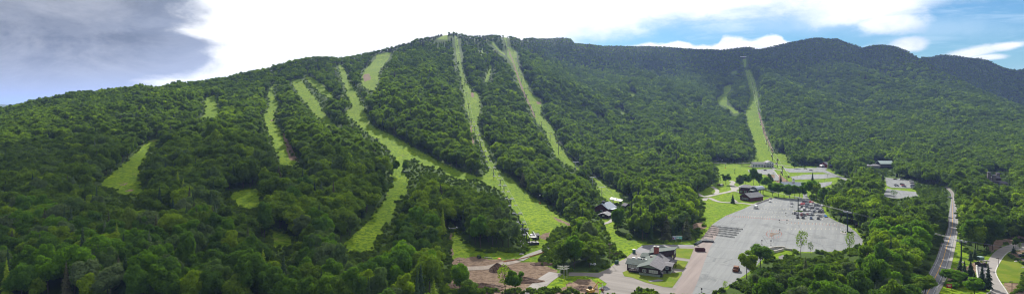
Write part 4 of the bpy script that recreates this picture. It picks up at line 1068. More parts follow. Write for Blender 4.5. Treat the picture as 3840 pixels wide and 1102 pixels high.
def midstation():
    x, y, z = at(2806, 728); g = thing('gondola_pavilion', 'two-storey maroon pavilion with hipped grey roof beside the gondola station', 'building', (x, y + 5, z), R(-28))
    MB().box(-6.2, 6.2, -4.5, 4.5, -.5, 4.6).build('wall', MAROON, g); MB().hip(-6.2, 6.2, -4.5, 4.5, 6.6, 2.6, 1.3).build('roof', LSHING, g)
    MB().box(-5, 5, -3.6, 3.6, 4.6, 6.6).build('upper_wall', MAROON, g)
    for k in range(5): MB().box(-6.2 + k * 3.05, -5.9 + k * 3.05, -5.3, -5.0, -.5, 6.6).build('post', DMAR, g)
    MB().hip(4, 12, -3, 5, 6.4, 2.2, 1).box(5, 11, -2, 4, -.5, 6.4).build('side_wing', LSHING, g)
    for k in range(3): win(g, -4 + k * 3.6, -4.5, 1.5, 1.8, 1.6, '-y', 1)
    x, y, z = at(2830, 754); g = thing('maroon_base_building', 'long maroon gabled building with grey roof at the top edge of the parking lot', 'building', (x, y + 7, z), R(-62))
    MB().gwall(-5.6, 5.6, -9, 9, -.5, 4.3, 3.0).build('wall', MAROON, g); MB().gable(-5.6, 5.6, -9, 9, 3.85, 3.0, 'y', .8, .2).build('roof', LSHING, g)
    MB().gable(-8, 0, 0, 8, 3.4, 1.6, 'x', .6, .2).gwall(-8, 0, 0, 8, -.5, 3.7, 1.5, 'x').build('front_wing', GREYM, g)
    for k in range(3): win(g, -2.5 + 2.6 * k, -9, 1.4, 1.5, 1.3, '-y', 1)
    for k in range(3): win(g, -5.6, -7 + 2.4 * k, 1.2, 1.4, 1.3, '-x', 1)
    win(g, -8, 4, 1.0, 5, 1.4, '-x', 4)
    x, y, z = at(2850, 732); g = thing('gondola_station', 'gondola station with a shiny arched metal roof on dark legs', 'lift station', (x, y + 5, z), R(-55))
    n = 12; m = MB()
    for s_, rr in ((0, 3.6), (1, 3.35)):
        vs = []
        for yy in (-7, 7): vs += [(math.cos(math.pi*k/n)*rr, yy, 5.4 + math.sin(math.pi*k/n)*rr*.85) for k in range(n + 1)]
        fs = [(k, k+1, n+2+k, n+1+k) for k in range(n)]; m.add(vs, fs if s_ else [tuple(reversed(f)) for f in fs])
    m.build('arched_roof', GREYM, g)
    MB().add([(math.cos(math.pi*k/n)*3.3, -6.6, 5.4 + math.sin(math.pi*k/n)*2.8) for k in range(n+1)], [tuple(range(n+1))]).add([(math.cos(math.pi*k/n)*3.3, 6.6, 5.4 + math.sin(math.pi*k/n)*2.8) for k in range(n+1)], [tuple(range(n, -1, -1))]).build('end_glass', GLASS, g)
    MB().box(-3.6, 3.6, -7, 7, 4.7, 5.35).build('machine_deck', DARK, g)
    for a in (-2.6, 2.6):
        for b in (-5, 0, 5): MB().box(a - .25, a + .25, b - .25, b + .25, -1, 4.7).build('leg', DARK, g)
    MB().box(-1.9, 1.9, -11.5, -7, 4.9, 5.4).box(-2.8, 2.8, -9.5, -8.7, 5.4, 5.7).build('cable_guide', STEEL, g)
midstation()

def white_lodge():
    x, y, z = at(2865, 628); g = thing('white_lodge', 'white base lodge with grey roof, long wing and two-storey gable end', 'lodge', (x, y + 6, z - .2), R(-4))
    MB().box(-15, 5, -4.5, 5, -1, 5.2).build('wing_wall', WBOARD, g); MB().gable(-15, 5.5, -4.5, 5, 5.2, 2.2, 'x', .7, .2).build('wing_roof', LSHING, g)
    MB().gwall(4.5, 14, -6, 5, -1, 8.2, 2.4).build('wall', WBOARD, g); MB().gable(4.5, 14, -6, 5, 7.25, 2.4, 'y', .8, .2).build('roof', LSHING, g)
    MB().box(3.8, 15, -7.6, -6.05, 3.6, 3.9).build('porch_roof', LSHING, g); MB().box(-19, -15.05, -4.5, 0, .6, 1.0).box(-19, -18.9, -4.5, 0, 1, 2).build('deck', LWOOD, g)
    for k in range(8): win(g, -13.6 + k * 2.1, -4.5, .9, 1.4, 3.2, '-y', 1, GLASS)
    for k in range(3): win(g, 6 + k * 3.1, -6, .6, 2.3, 2.4, '-y', 2); win(g, 6 + k * 3.1, -6, 4.4, 2.1, 1.7, '-y', 2)
    win(g, 9.25, -6, 6.9, 1.2, 1.0, '-y', 1); door(g, 1.8, -4.5, 0, 2.4, 3, '-y', MAROON)
white_lodge()
def red_barn():
    x, y, z = at(2984, 711); g = thing('red_barn', 'bright red barn with slate-grey metal roof and white cupola', 'barn', (x, y + 5, z), R(-6))
    MB().gwall(-12, 12, -5, 5, -.5, 4.4, 3.4, 'x').build('wall', REDB, g); MB().gable(-12, 12, -5, 5, 3.95, 3.4, 'x', .7, .2).build('roof', GREYM, g)
    c = MB().box(-1.1, 1.1, -1.1, 1.1, 6.6, 10).build('cupola', WBOARD, g); MB().hip(-1.1, 1.1, -1.1, 1.1, 10, 1.5, .3).build('cupola_roof', LSHING, c); MB().box(-1.15, 1.15, -1.15, 1.15, 6.6, 7.5).build('cupola_base', REDB, c)
    m = MB(); 
    for k in (3, 9.5):
        m = MB().tube((k, -5.12, 1.9), (k, -5.0, 1.9), .8, .8, 12); o = m.build('round_window', WBOARD, g); MB().tube((k, -5.16, 1.9), (k, -5.12, 1.9), .6, .6, 12).build('pane', GLASS, o)
    win(g, -8, -5, 1.2, 1.4, 1.3, '-y', 2); win(g, -3, -5, 1.2, 1.4, 1.3, '-y', 2)
    x, y, z = at(3034, 697); g = thing('red_trailer', 'long low dark red trailer parked right of the red barn', 'trailer', (x, y + 1, z), R(-8))
    MB().box(-4.5, 4.5, -1.3, 1.3, .9, 2.4, taper=.96).build('body', MAROON, g)
    for k in (-3.3, 2.2, 3.4): MB().tube((k, -1.35, .45), (k, 1.35, .45), .45, .45, 10).build('wheel', RUBBER, g)
red_barn()
def tents():
    x, y, z = at(3112, 629); g = thing('red_gabled_building', 'dark red gabled building with grey roof and red end wall, tents before it', 'building', (x, y + 7, z), R(-62))
    MB().gwall(-7, 7, -8, 8, -1, 4.6, 4.2).build('wall', REDB, g); MB().gable(-7, 7, -8, 8, 3.6, 4.2, 'y', .7, .2).build('roof', LSHING, g)
    MB().box(2, 8, 8.05, 13, -1, 3.4).build('side_wing', REDB, g); MB().gable(2, 8, 8.05, 13, 3.4, 1.2, 'y', .4, .15).build('wing_roof', LSHING, g); win(g, 0, -8, 1, 3, 1.8, '-y', 2)
    for k, (u, w) in enumerate(((3086, 'left'), (3099, 'middle'), (3110, 'right'))):
        x, y, z = at(u, 628); g = thing('event_tent', f'white peaked event tent before the red gabled building, {w} one of three', 'tent', (x, y + 1, z), 0, 'white peaked tents')
        MB().hip(-3, 3, -3, 3, 2.6, 2.4, .2).build('canopy', TENT, g)
        for a in (-2.9, 2.9):
            for b in (-2.9, 2.9): MB().tube((a, b, 0), (a, b, 2.6), .1, .1, 5).build('pole', WPAINT, g)
tents()
def greenroof():
    x, y, z = at(3300, 632); y += 4; z = g1(x, y); g = thing('green_roofed_hall', 'hall with a pale green metal roof rising above a low grey-roofed wing', 'building', (x, y, z), R(-3))
    MB().gwall(0, 18, -6, 6, -1, 8, 3.4, 'x').build('wall', DARK, g); MB().gable(0, 18, -6, 6, 7.05, 3.6, 'x', .6, .2).build('roof', GRNR, g)
    MB().box(-17, -.05, -6, 7, -1, 4.2).build('wing_wall', DWOOD, g); MB().hip(-17, 0, -6, 7, 4.2, 1.6, .9, 3).build('wing_roof', LSHING, g)
    MB().box(0, 19, -9, -6.65, 3.6, 3.85).build('porch_roof', LSHING, g)
    for k in range(5): win(g, -15 + 3.2 * k, -6, .8, 2.2, 1.8, '-y', 2)
greenroof()
DSTONE = paint('dark_stone', (.13, .115, .105), .9, var=.4, scale=1.5)
def inn():
    x, y, z = at(3742, 702); g = thing('stone_inn', 'tall dark stone inn with stacked hipped roofs and square towers among the trees', 'inn', (x, y + 4, z - 1), R(-20)); g.scale = (.82, .82, .82)
    MB().box(-7, 9, -5, 7, -2, 8.5).build('wall', DWOOD, g); MB().hip(-7, 9, -5, 7, 8.5, 2.6, 1.2).build('roof', SHING, g)
    MB().box(-2, 6, -2, 6, 8.5, 13).build('upper_wall', DMAR, g); MB().hip(-2, 6, -2, 6, 13, 4.2, .8).build('upper_roof', SHING, g)
    for a, b, w, hh, m_ in ((-5.6, 2, 1.6, 20, DSTONE), (-1.6, -2.4, 1.8, 16.5, DSTONE), (5.2, 5, 1.7, 19.5, DSTONE)):
        c = MB().box(a - w, a + w, b - w, b + w, -2, hh).build('tower', m_, g); MB().hip(a - w, a + w, b - w, b + w, hh, 1.1 if hh < 18 else .4, .5).build('tower_roof', SHING, c)
    MB().hip(3, 12, -9, -3, 7.2, 2.4, .9).build('porch_roof', SHING, g); MB().box(3, 12, -9, -5.05, -2, 7.2).build('porch_wall', STONE, g)
    MB().box(-10, -7.05, -6, -2, 4.2, 4.6).box(-10, -9.6, -6, -5.6, -3, 4.2).build('balcony', WBOARD, g)
    for k in range(4): win(g, -5 + 2.5 * k, -5, 4.6, 1.5, 2.0, '-y', 1)
    win(g, 7.5, -9, 2.5, 4, 2.5, '-y', 3)
    x, y, z = at(3766, 832); g = thing('low_house', 'low house with a broad grey roof and a white chimney in the trees', 'house', (x, y + 5, z), R(8))
    MB().gwall(-7, 7, -4, 4, -1, 5, 1.6, 'x').build('wall', DWOOD, g); r_ = MB().gable(-7, 7, -4, 4, 4.05, 1.8, 'x', .7, .2).build('roof', SHING, g); MB().box(1, 4, 0, 1.6, 4.8, 7.3).build('chimney', WPAINT, r_)
    for k, (u, py, s) in enumerate(((3783, 712, 2.6), (3795, 705, 3.2), (3790, 722, 2.2), (3776, 725, 1.8), (3801, 712, 2.0))):
        p = at(u, py); v, f = ico(1); rr = np.random.default_rng(k); v = v * s * rr.uniform(.75, 1.15, (len(v), 1)) * (1, 1, .75)
        o = mesh_obj('boulder', v, f, STONE); o.location = (p[0], p[1], p[2] + s * .3); tag(o, f'grey boulder below the stone inn, {["lowest left", "largest", "lower middle", "leftmost small", "rightmost"][k]} of the rocks', 'boulder', 'boulders by the inn')
inn()
def small_shed():
    x, y, z = at(3219, 852); g = thing('maroon_shed', 'tiny maroon shed with slanted roof on the bank right of the parking lot', 'shed', (x, y, z), R(-20))
    MB().box(-1.7, 1.7, -1.2, 1.2, -.3, 2.1).build('wall', MAROON, g)
    V = [(-2, -1.5, 2.1), (2, -1.5, 2.1), (2, 1.5, 2.6), (-2, 1.5, 2.6)]
    MB().add(V + [(a, b, c + .15) for a, b, c in V], [(0, 3, 2, 1), (4, 5, 6, 7), (0, 1, 5, 4), (1, 2, 6, 5), (2, 3, 7, 6), (3, 0, 4, 7)]).build('roof', SHING, g)
small_shed()

# ------------------------------------------------------------------ cars
def car_proto(kind, name='parked_car'):
    prof = {'sedan': [(-2.2,.32),(-2.28,.62),(-2.1,.82),(-1.15,.95),(-.45,1.40),(.75,1.43),(1.5,1.02),(2.15,.98),(2.25,.6),(2.2,.32)],
            'suv':   [(-2.25,.35),(-2.32,.7),(-2.15,.98),(-1.25,1.08),(-.75,1.66),(1.6,1.72),(2.1,1.15),(2.25,1.0),(2.28,.6),(2.2,.35)]}[kind]
    hw = lambda z: .90 if z < 1.1 else .90 - (z - 1.0) * .30
    n = len(prof); V = [(-hw(z), y, z) for y, z in prof] + [(hw(z), y, z) for y, z in prof]
    Fc = [tuple(range(n)), tuple(range(2*n-1, n-1, -1))] + [(i, (i+1) % n, n + (i+1) % n, n + i)[::-1] for i in range(n)]
    g = thing(name, '', 'car'); b = mesh_obj('body', V, Fc, WPAINT, g)
    b.material_slots[0].link = 'OBJECT'
    p = prof; m = MB()
    for s in (-1, 1):           # side glass, windscreen, rear glass, a few mm proud
        pts = [(p[3][0] + .3, p[3][1] + .06), (p[4][0] + .06, p[4][1] - .08), (p[5][0] - .05, p[5][1] - .08), (p[6][0] - .22, p[6][1] + .08)]
        q = [(s * (hw(z) + .012), y, z) for y, z in pts]; m.add(q, [(0, 1, 2, 3) if s < 0 else (3, 2, 1, 0)])
    for a, b_, dy in ((3, 4, -.012), (5, 6, .012)):
        (ya, za), (yb, zb) = p[a], p[b_]; 
        q = [(-hw(za) + .1, ya*.92+yb*.08 + dy, za*.92+zb*.08 + .012), (hw(za) - .1, ya*.92+yb*.08 + dy, za*.92+zb*.08 + .012), (hw(zb) - .08, ya*.1+yb*.9 + dy, za*.1+zb*.9 + .012), (-hw(zb) + .08, ya*.1+yb*.9 + dy, za*.1+zb*.9 + .012)]
        m.add(q, [(0, 1, 2, 3)])
    m.build('window_glass', DARKGLASS, g)
    for x in (-.86, .86):
        for y in (-1.4, 1.4): w = MB().tube((x - .1, y, .33), (x + .1, y, .33), .33, .33, 10).build('wheel', RUBBER, g); 
    for x in (-.62, .62): MB().box(x - .2, x + .2, -2.32, -2.2, .62, .76).build('headlight', WPAINT, g); MB().box(x - .2, x + .2, 2.18, 2.30, .7, .86).build('tail_light', REDL, g)
    return g
DARKGLASS = paint('car_glass', (.03, .035, .04), .08, spec=.8, var=.1)
REDL = paint('tail_light_red', (.35, .02, .02), .3)
CARC = {'black': (.012, .012, .014), 'dark grey': (.045, .045, .055), 'slate': (.085, .10, .125), 'silver': (.22, .23, .25), 'white': (.62, .62, .61), 'red': (.42, .03, .04), 'dark red': (.16, .02, .03), 'navy': (.03, .055, .13), 'bright blue': (.02, .20, .62), 'grey': (.20, .20, .22)}
CARM = {k: paint('car_' + k.replace(' ', '_'), v, .42, var=.04, spec=.35) for k, v in CARC.items()}
sed, suv = car_proto('sedan'), car_proto('suv')
first = {'sedan': True, 'suv': True}
def put_car(kind, col, u, py, rz, label, group='cars parked in rows', dz=.08):
    p = at(u, py); src = sed if kind == 'sedan' else suv
    if first[kind]: o = src; first[kind] = False; o.location = (p[0], p[1], p[2] + dz); o.rotation_euler = (0, 0, rz)
    else: o = dup(src, (p[0], p[1], p[2] + dz), rz)
    o['label'] = label; o['group'] = group
    for c in o.children:
        if c.name.startswith('body'): c.material_slots[0].link = 'OBJECT'; c.material_slots[0].material = CARM[col]
    return o
ROWS = [('back row', [(105,150,'dark grey','suv'),(172,152,'slate','suv'),(243,158,'black','sedan'),(313,160,'red','suv'),(380,166,'red','sedan')]),
 ('second row', [(45,238,'red','suv'),(68,205,'dark grey','sedan'),(128,212,'red','sedan'),(188,245,'slate','suv'),(200,210,'grey','sedan'),(250,250,'slate','suv'),(258,212,'silver','sedan'),(338,228,'white','sedan'),(466,262,'dark grey','suv'),(472,228,'slate','sedan'),(537,264,'black','suv'),(548,235,'dark grey','sedan'),(605,264,'slate','sedan'),(678,268,'white','sedan'),(-17,270,'black','suv')]),
 ('third row', [(62,304,'dark grey','suv'),(122,344,'white','sedan'),(137,308,'silver','suv'),(205,312,'slate','suv'),(278,314,'silver','sedan'),(345,354,'black','suv'),(350,315,'grey','sedan'),(425,330,'dark grey','sedan'),(480,358,'silver','suv'),(500,320,'slate','suv'),(548,360,'silver','suv'),(572,325,'slate','sedan'),(632,360,'white','sedan'),(650,328,'dark grey','suv'),(-17,312,'white','sedan')]),
 ('fourth row', [(60,408,'white','sedan'),(140,412,'dark grey','suv'),(222,414,'white','suv'),(300,426,'grey','sedan'),(380,426,'white','sedan'),(430,462,'slate','suv'),(457,420,'grey','suv'),(503,466,'silver','sedan'),(592,462,'black','suv'),(607,426,'dark grey','suv'),(668,470,'black','suv'),(698,436,'grey','suv'),(-17,400,'silver','sedan')]),
 ('fifth row', [(45,558,'dark red','suv'),(78,515,'silver','sedan'),(130,562,'dark grey','suv'),(230,532,'dark red','sedan'),(300,532,'white','suv'),(378,536,'silver','suv'),(540,546,'white','sedan'),(618,588,'dark grey','sedan'),(706,552,'white','sedan'),(790,592,'bright blue','sedan'),(-150,510,'black','suv'),(-80,500,'slate','sedan'),(-95,535,'grey','suv')]),
 ('front row', [(92,645,'black','suv'),(342,662,'navy','suv'),(563,670,'black','suv'),(-75,632,'black','suv')])]
ORD = ['leftmost', 'second', 'third', 'fourth', 'fifth', 'sixth', 'seventh', 'eighth', 'ninth', 'tenth', 'eleventh', 'twelfth', 'thirteenth', 'fourteenth', 'fifteenth']
for rn, cars in ROWS:
    cars = sorted(cars)
    for k, (x, y, c, kd) in enumerate(cars):
        put_car(kd, c, 3000 + x / 8.2, 740 + y / 8.2, R(-31) + rnd.uniform(-.06, .06), f'{c} {"car" if kd == "sedan" else "tall car"}, {ORD[k]} from the left in the {rn} of parked cars')
for u, py, c, kd, rz, lb in [(2968,764,'grey','sedan',-31,'grey car standing apart left of the rows, farther of two'),(2967,774,'white','sedan',-31,'white car standing apart left of the rows, nearer of two'),
  (2887,757,'white','suv',-20,'white pickup-like car near the maroon base building'),(2870,640,'black','sedan',60,'black car before the white lodge'),(3020,634,'dark grey','sedan',75,'dark car on the upper terrace, left of two'),(3041,640,'black','sedan',75,'dark car on the upper terrace, right of two'),
  (3360,695,'slate','sedan',62,'dark car beside a silver one on the far lot'),(3363,699,'silver','sedan',62,'silver car beside a dark one on the far lot'),(3383,693,'black','suv',62,'black tall car in the middle of the far lot'),(3388,698,'red','sedan',62,'red car in the middle of the far lot'),(3390,701,'navy','sedan',62,'navy car before the red one on the far lot'),
  (3417,682,'white','suv',70,'white tall car, farthest at the right side of the far lot'),(3421,689,'dark grey','sedan',75,'dark car, second at the right side of the far lot'),(3423,696,'black','sedan',75,'black car, third at the right side of the far lot'),(3422,700,'navy','sedan',75,'navy car, fourth at the right side of the far lot'),(3422,705,'silver','sedan',75,'silver car, nearest at the right side of the far lot'),
  (3357,674,'black','sedan',80,'black car at the back edge of the far lot, left one'),(3380,675,'grey','suv',80,'grey tall car at the back edge of the far lot, right one'),
  (3562,742,'silver','sedan',-8,'silver car driving at the far end of the two-lane road'),(3837,962,'slate','sedan',60,'slate car parked behind the driveway island at the right edge')]:
    put_car(kd, c, u, py, R(rz), lb, 'cars standing elsewhere', .27 if py < 720 else .1)
def van():
    p = at(2834, 781); g = thing('white_van', 'white minibus parked alone in the empty upper left of the lot', 'van', (p[0], p[1], p[2] + .08), R(-40))
    pr = [(-2.9,.4),(-3.0,.9),(-2.8,1.2),(-2.2,2.3),(-1.8,2.6),(3,2.6),(3.05,.4)]; n = len(pr)
    V = [(-1.05 if z < 2 else -.92, y, z) for y, z in pr] + [(1.05 if z < 2 else .92, y, z) for y, z in pr]
    mesh_obj('body', V, [tuple(range(n)), tuple(range(2*n-1, n-1, -1))] + [(i, (i+1) % n, n + (i+1) % n, n + i)[::-1] for i in range(n)], WPAINT, g)
    MB().box(-1.07, 1.07, -1.6, 2.8, 1.45, 2.05).box(-.85, .85, -2.62, -2.3, 1.4, 2.1).build('window_glass', DARKGLASS, g)
    for x in (-.95, .95):
        for y in (-1.9, 1.9): MB().tube((x-.12, y, .38), (x+.12, y, .38), .38, .38, 10).build('wheel', RUBBER, g)
    for x in (-.7, .7): MB().box(x-.18, x+.18, -3.06, -2.94, .7, .9).build('headlight', TENT, g)
van()

# ------------------------------------------------------------------ lift towers and lines
def tower(u, pb, pt, az, label, name='lift_tower', arm=3.2, r=.32, mat=GREENST, cat='lift tower', group=None, big=False, hmin=5):
    p = at(u, pb); h = max(hmin, (pb - pt) * p[1] / F); g = thing(name, label, cat, p, az, group)
    MB().tube((0, 0, -.8), (0, 0, h), r, r * .75, 8).build('pole', mat, g)
    MB().box(-arm, arm, -.22, .22, h - .1, h + .35).build('crossarm', mat if not big else STEEL, g)
    for s in (-1, 1):
        m = MB().box(s*arm - .12, s*arm + .12, -1.4, 1.4, h + .35, h + .55)
        for k in range(5): m.tube((s*arm - .1, -1.2 + k*.6, h + .6), (s*arm + .1, -1.2 + k*.6, h + .6), .25, .25, 8)
        m.build('sheave_train', STEEL, g)
    if big:
        MB().box(-arm, arm, .9, 1.5, h - .35, h - .25).box(-arm, -arm + .1, .3, 1.5, h - .3, h + .8).box(arm - .1, arm, .3, 1.5, h - .3, h + .8).build('catwalk', STEEL, g)
        MB().box(-.5, .5, -.5, .5, h + .35, h + 1.1).build('mast_head', STEEL, g)
        MB().box(-1, 1, -1, 1, -.6, .5).build('footing', CONC, g)
    c, s_ = math.cos(az), math.sin(az)
    return [np.array((p[0] + c * s * arm, p[1] + s_ * s * arm, p[2] + h + .95)) for s in (-1, 1)]
CABLE = paint('cable_steel', (.16, .17, .18), .6)
def line(tops, label, r=.05, sag=.02, mat=None):
    m = MB()
    for s in (0, 1):
        for a, b in zip(tops[:-1], tops[1:]):
            a, b = a[s], b[s]; L_ = np.linalg.norm(b - a); pts = [a + (b - a) * t - np.array((0, 0, 4 * sag * L_ * t * (1 - t))) for t in np.linspace(0, 1, 7)]
            m.cable(pts, r)
    tag(m.build('haul_cable', mat or STEEL), label, 'cable')
def azl(a, b):   # heading of a line of towers, arms across it
    a, b = at(*a), at(*b); return math.atan2(b[1] - a[1], b[0] - a[0]) - math.pi / 2
GAZ = R(-62)
G = [(2993,793,742,'gondola tower standing in the shrub island by the parked cars'),(3178,872,797,'gondola tower standing in the round island at the right of the lot'),(3482,935,873,'gondola tower rising from the woods left of the road'),(3605,983,906,'gondola tower on the grass strip right of the road')]
tops = []
st = at(2868, 728); tops.append([np.array((st[0] + s*2.2*math.cos(GAZ) , st[1] + s*2.2*math.sin(GAZ), 5.4 + st[2])) for s in (-1, 1)])
for u, pb, pt, lb in G: tops.append(tower(u, pb, pt, GAZ, lb, 'gondola_tower', 2.2, .42, big=True, group='gondola towers across the valley'))
D_ = HC * F / (1035 - HY); e = np.array(((4010 - CX) / F * D_, D_, 11.0)); tops.append([e + np.array((s*2.2*math.cos(GAZ), s*2.2*math.sin(GAZ), 0)) for s in (-1, 1)])
line(tops, 'pair of gondola cables crossing the parking lot and the road', .05, .008, CABLE)
for u, py, w, lb in ((2993, 793, 3.4, 'low shrub island round the gondola tower by the cars'), (3178, 873, 3.6, 'round leafy island at the foot of the gondola tower on the lot')):
    p = at(u, py); m = MB(); rr = np.random.default_rng(3); iv, ifc = ico(2)
    for k in range(14): a = rr.uniform(0, 6.28); q = w * math.sqrt(rr.random()); s = rr.uniform(.5, .9); m.add(iv * s * rr.uniform(.8, 1.2, (len(iv), 1)) + (math.cos(a)*q, math.sin(a)*q*.8, .25), ifc)
    g = thing('planted_island', lb, 'planting', (p[0], p[1], p[2])); m.build('shrub', LEAF['mid green'], g); MB().tube((0, 0, -.2), (0, 0, .3), w + .9, w + .7, 20).build('edging', STONE, g)

L1 = [(1990,902,0),(1967,888,858),(1960,872,840),(1946,846,803),(1916,786,748),(1890,729,698),(1876,702,674),(1850,662,632),(1816,592,569),(1802,555,531),(1793,526,508),(1780,492,474),(1768,462,446),(1762,443,422),(1757,405,390),(1748,362,349),(1742,322,310),(1736,283,272),(1729,245,235),(1722,212,203),(1716,180,172),(1711,152,145)]
a1 = azl((1946,846), (1780,492)); tp = []
bt = at(1995, 912)
tp.append([np.array((bt[0] + s*2.4, bt[1] + 2, bt[2] + 6.5)) for s in (-1, 1)])
for k, (u, b, t) in enumerate(L1[1:]): tp.append(tower(u, b, t, a1, f'{ORD[k] if k else "lowest"} tower up from the base of the left chairlift' if k < 13 else 'small far tower high on the left chairlift line', arm=2.4, r=.38, group='towers of the left chairlift'))
line(tp, 'haul cables of the chairlift on the bright middle slope', .05, .012)
# chairs on the line
def chair_proto():
    g = thing('lift_chair', '', 'chair'); MB().tube((0, 0, 0), (0, .5, -2.4), .05, .05, 4).build('hanger', STEEL, g)
    MB().box(-1.1, 1.1, -.3, .3, -2.6, -2.45).build('seat', WPAINT, g); MB().box(-1.1, 1.1, .3, .4, -2.5, -1.9).build('backrest', WPAINT, g); return g
cp = chair_proto(); nk = 0
for i in range(0, 12):
    for s in (0, 1):
        a, b = tp[i][s], tp[i+1][s]; n = max(1, int(np.linalg.norm(b - a) / 20))
        for j in range(n):
            q = a + (b - a) * (j + .5) / n - np.array((0, 0, .6)); o = cp if nk == 0 else dup(cp, q, a1); o.location = q; o.rotation_euler = (0, 0, a1); nk += 1
            o['label'] = f'small white chair hanging on the {"left" if s == 0 else "right"} cable of the middle chairlift'; o['group'] = f'chairs on the {"left" if s == 0 else "right"} cable'
L2 = [(2300,775,748),(2257,736,702),(2222,694,665),(2159,640,608),(2094,580,537),(2063,526,499),(2030,475,456),(2004,433,419),(2003,434,415),(1989,408,394),(1975,370,356),(1968,352,333),(1956,310,294),(1945,270,256),(1935,235,222),(1924,205,193),(1912,180,170),(1900,155,147)]
L2.pop(8); a2 = azl((2257,736), (2030,475)); tp2 = []
for k, (u, b, t) in enumerate(L2): tp2.append(tower(u, b, t, a2, f'{ORD[k] if k else "lowest"} tower from the barn on the right-hand chairlift line' if k < 9 else 'small far tower high on the right-hand chairlift', arm=3.2, r=.38, mat=STEEL if k < 4 else GREENST, group='towers of the chairlift above the barn'))
line(tp2, 'pale haul cables descending through the forest to the maroon barn', .07, .012, CABLE)
L3 = [(2951,681,661),(2934,658,633),(2915,627,602),(2897,602,574),(2883,566,545),(2874,542,524),(2862,503,483),(2852,465,450),(2846,430,417),(2838,397,385),(2829,355,343),(2822,322,311),(2811,292,283),(2803,268,260)]
a3 = azl((2951,681), (2852,465)); tp3 = []
for k, (u, b, t) in enumerate(L3): tp3.append(tower(u, b, t, a3, f'{ORD[k] if k else "lowest"} tower up the right slope from the parking terraces' if k < 9 else 'small far tower high on the right slope', arm=2.6, r=.42, group='towers of the gondola on the right slope'))
line(tp3, 'cables of the gondola climbing the right slope', .05, .01)
def cabin_proto():
    g = thing('gondola_cabin', '', 'gondola'); MB().tube((0, 0, 0), (0, 0, -1.6), .07, .07, 4).build('hanger', STEEL, g)
    MB().box(-1, 1, -1.1, 1.1, -4, -1.6, taper=.8).build('cabin', MAROON, g); MB().box(-.97, .97, -1.07, 1.07, -2.9, -2.2).build('window_band', DARKGLASS, g); return g
cc = cabin_proto()
for k, (i, t, s) in enumerate([(0, .15, 1), (0, .7, 0), (1, .35, 1), (1, .8, 0), (2, .3, 1), (2, .75, 0), (3, .5, 1), (4, .4, 0), (5, .5, 1), (6, .5, 0)]):
    q = tp3[i][s] + (tp3[i+1][s] - tp3[i][s]) * t; o = cc if k == 0 else dup(cc, q, a3); o.location = q; o.rotation_euler = (0, 0, a3)
    o['label'] = f'dark red gondola cabin on the right slope, {ORD[k] if k else "lowest"} from the bottom'; o['group'] = 'cabins on the right slope'
for k, (u, b, t, lb) in enumerate([(1526,681,644,'T-shaped lift pole alone at the foot of the curving run'),(1625,772,752,'T-shaped lift pole poking out of the grove right of the curving run'),(1699,888,856,'T-shaped lift pole on the shaded grass above the excavated dirt'),(1454,590,568,'lift pole at the left edge of the curving run'),(1415,548,522,'higher lift pole at the left edge of the curving run')]):
    tower(u, b, t, R(20), lb, arm=2.6, r=.25, group='poles of the old lift')
for k, (u, b, t, lb) in enumerate([(1682,612,598,'snow gun on its stand at the upper edge of the curving run, middle one'),(1788,662,646,'snow gun on its stand at the right end of the dark grove edge'),(1594,574,560,'snow gun on its stand at the upper edge of the curving run, left one'),(2025,762,735,'snow gun with orange foot at the right edge of the bright base slope'),(2134,820,790,'snow gun beside the dirt track at the right of the base slope'),(2708,609,600,'snow gun with pale head on the meadow, farthest of three'),(2720,631,617,'snow gun on the meadow, middle of three'),(2755,651,636,'snow gun on the meadow, nearest of three')]):
    p = at(u, b); h = (b - t) * p[1] / F; g = thing('snow_gun', lb, 'snow gun', p, 0, 'snow guns'); MB().tube((0, 0, -.5), (0, 0, h), .16, .14, 6).build('pole', GREENST, g)
    MB().tube((0, -.9, h + .2), (0, .9, h + .5), .55, .45, 8).build('barrel', GREENST if k != 5 else TENT, g); MB().box(-.5, .5, -.5, .5, 0, .7).build('base', ORANGE if k in (3, 6) else GREENST, g)

# base terminal of the middle chairlift
def terminal():
    x, y, z = bt; g = thing('lift_terminal', 'dark steel base terminal of the chairlift with slanting pale beams', 'lift station', (x, y, z), R(15))
    for s in (-2.2, 2.2):
        MB().tube((s, -3, 4.4), (s, 4.5, 6.5), .22, .2, 6).build('beam', STEEL, g); MB().box(s - .3, s + .3, -1.3, -.7, -1, 5).build('column', DARK, g); MB().box(s - .2, s + .2, 5, 5.4, -1, 6.4).build('column', DARK, g)
    MB().box(-3.4, 3.4, -4.5, -1.2, -1.5, 1.6).build('counterweight_box', DARK, g); MB().tube((0, -2.6, 4.3), (0, -2.6, 4.9), 2.2, 2.2, 16).build('bullwheel', DARK, g)
    MB().box(-.8, .8, 0, 2.6, 4.6, 5.6, taper=.8).build('motor_cover', WPAINT, g); MB().box(-3.6, 2.6, 1, 4.6, .1, .35).build('loading_deck', LWOOD, g)
    x, y, z = at(2009, 896); g = thing('operator_hut', 'dark lift operator hut right of the chairlift terminal', 'hut', (x, y + 1, z), R(10))
    MB().box(-2, 2, -1.8, 1.8, -.6, 2.6).build('wall', DARK, g); V = [(-2.5, -2.3, 2.6), (2.5, -2.3, 2.6), (2.5, 2.3, 3.1), (-2.5, 2.3, 3.1)]
    MB().add(V + [(a, b, c + .2) for a, b, c in V], [(0, 3, 2, 1), (4, 5, 6, 7), (0, 1, 5, 4), (1, 2, 6, 5), (2, 3, 7, 6), (3, 0, 4, 7)]).build('roof', SHING, g); win(g, 0, -1.8, 1.1, 2, .9, '-y', 2)
terminal()
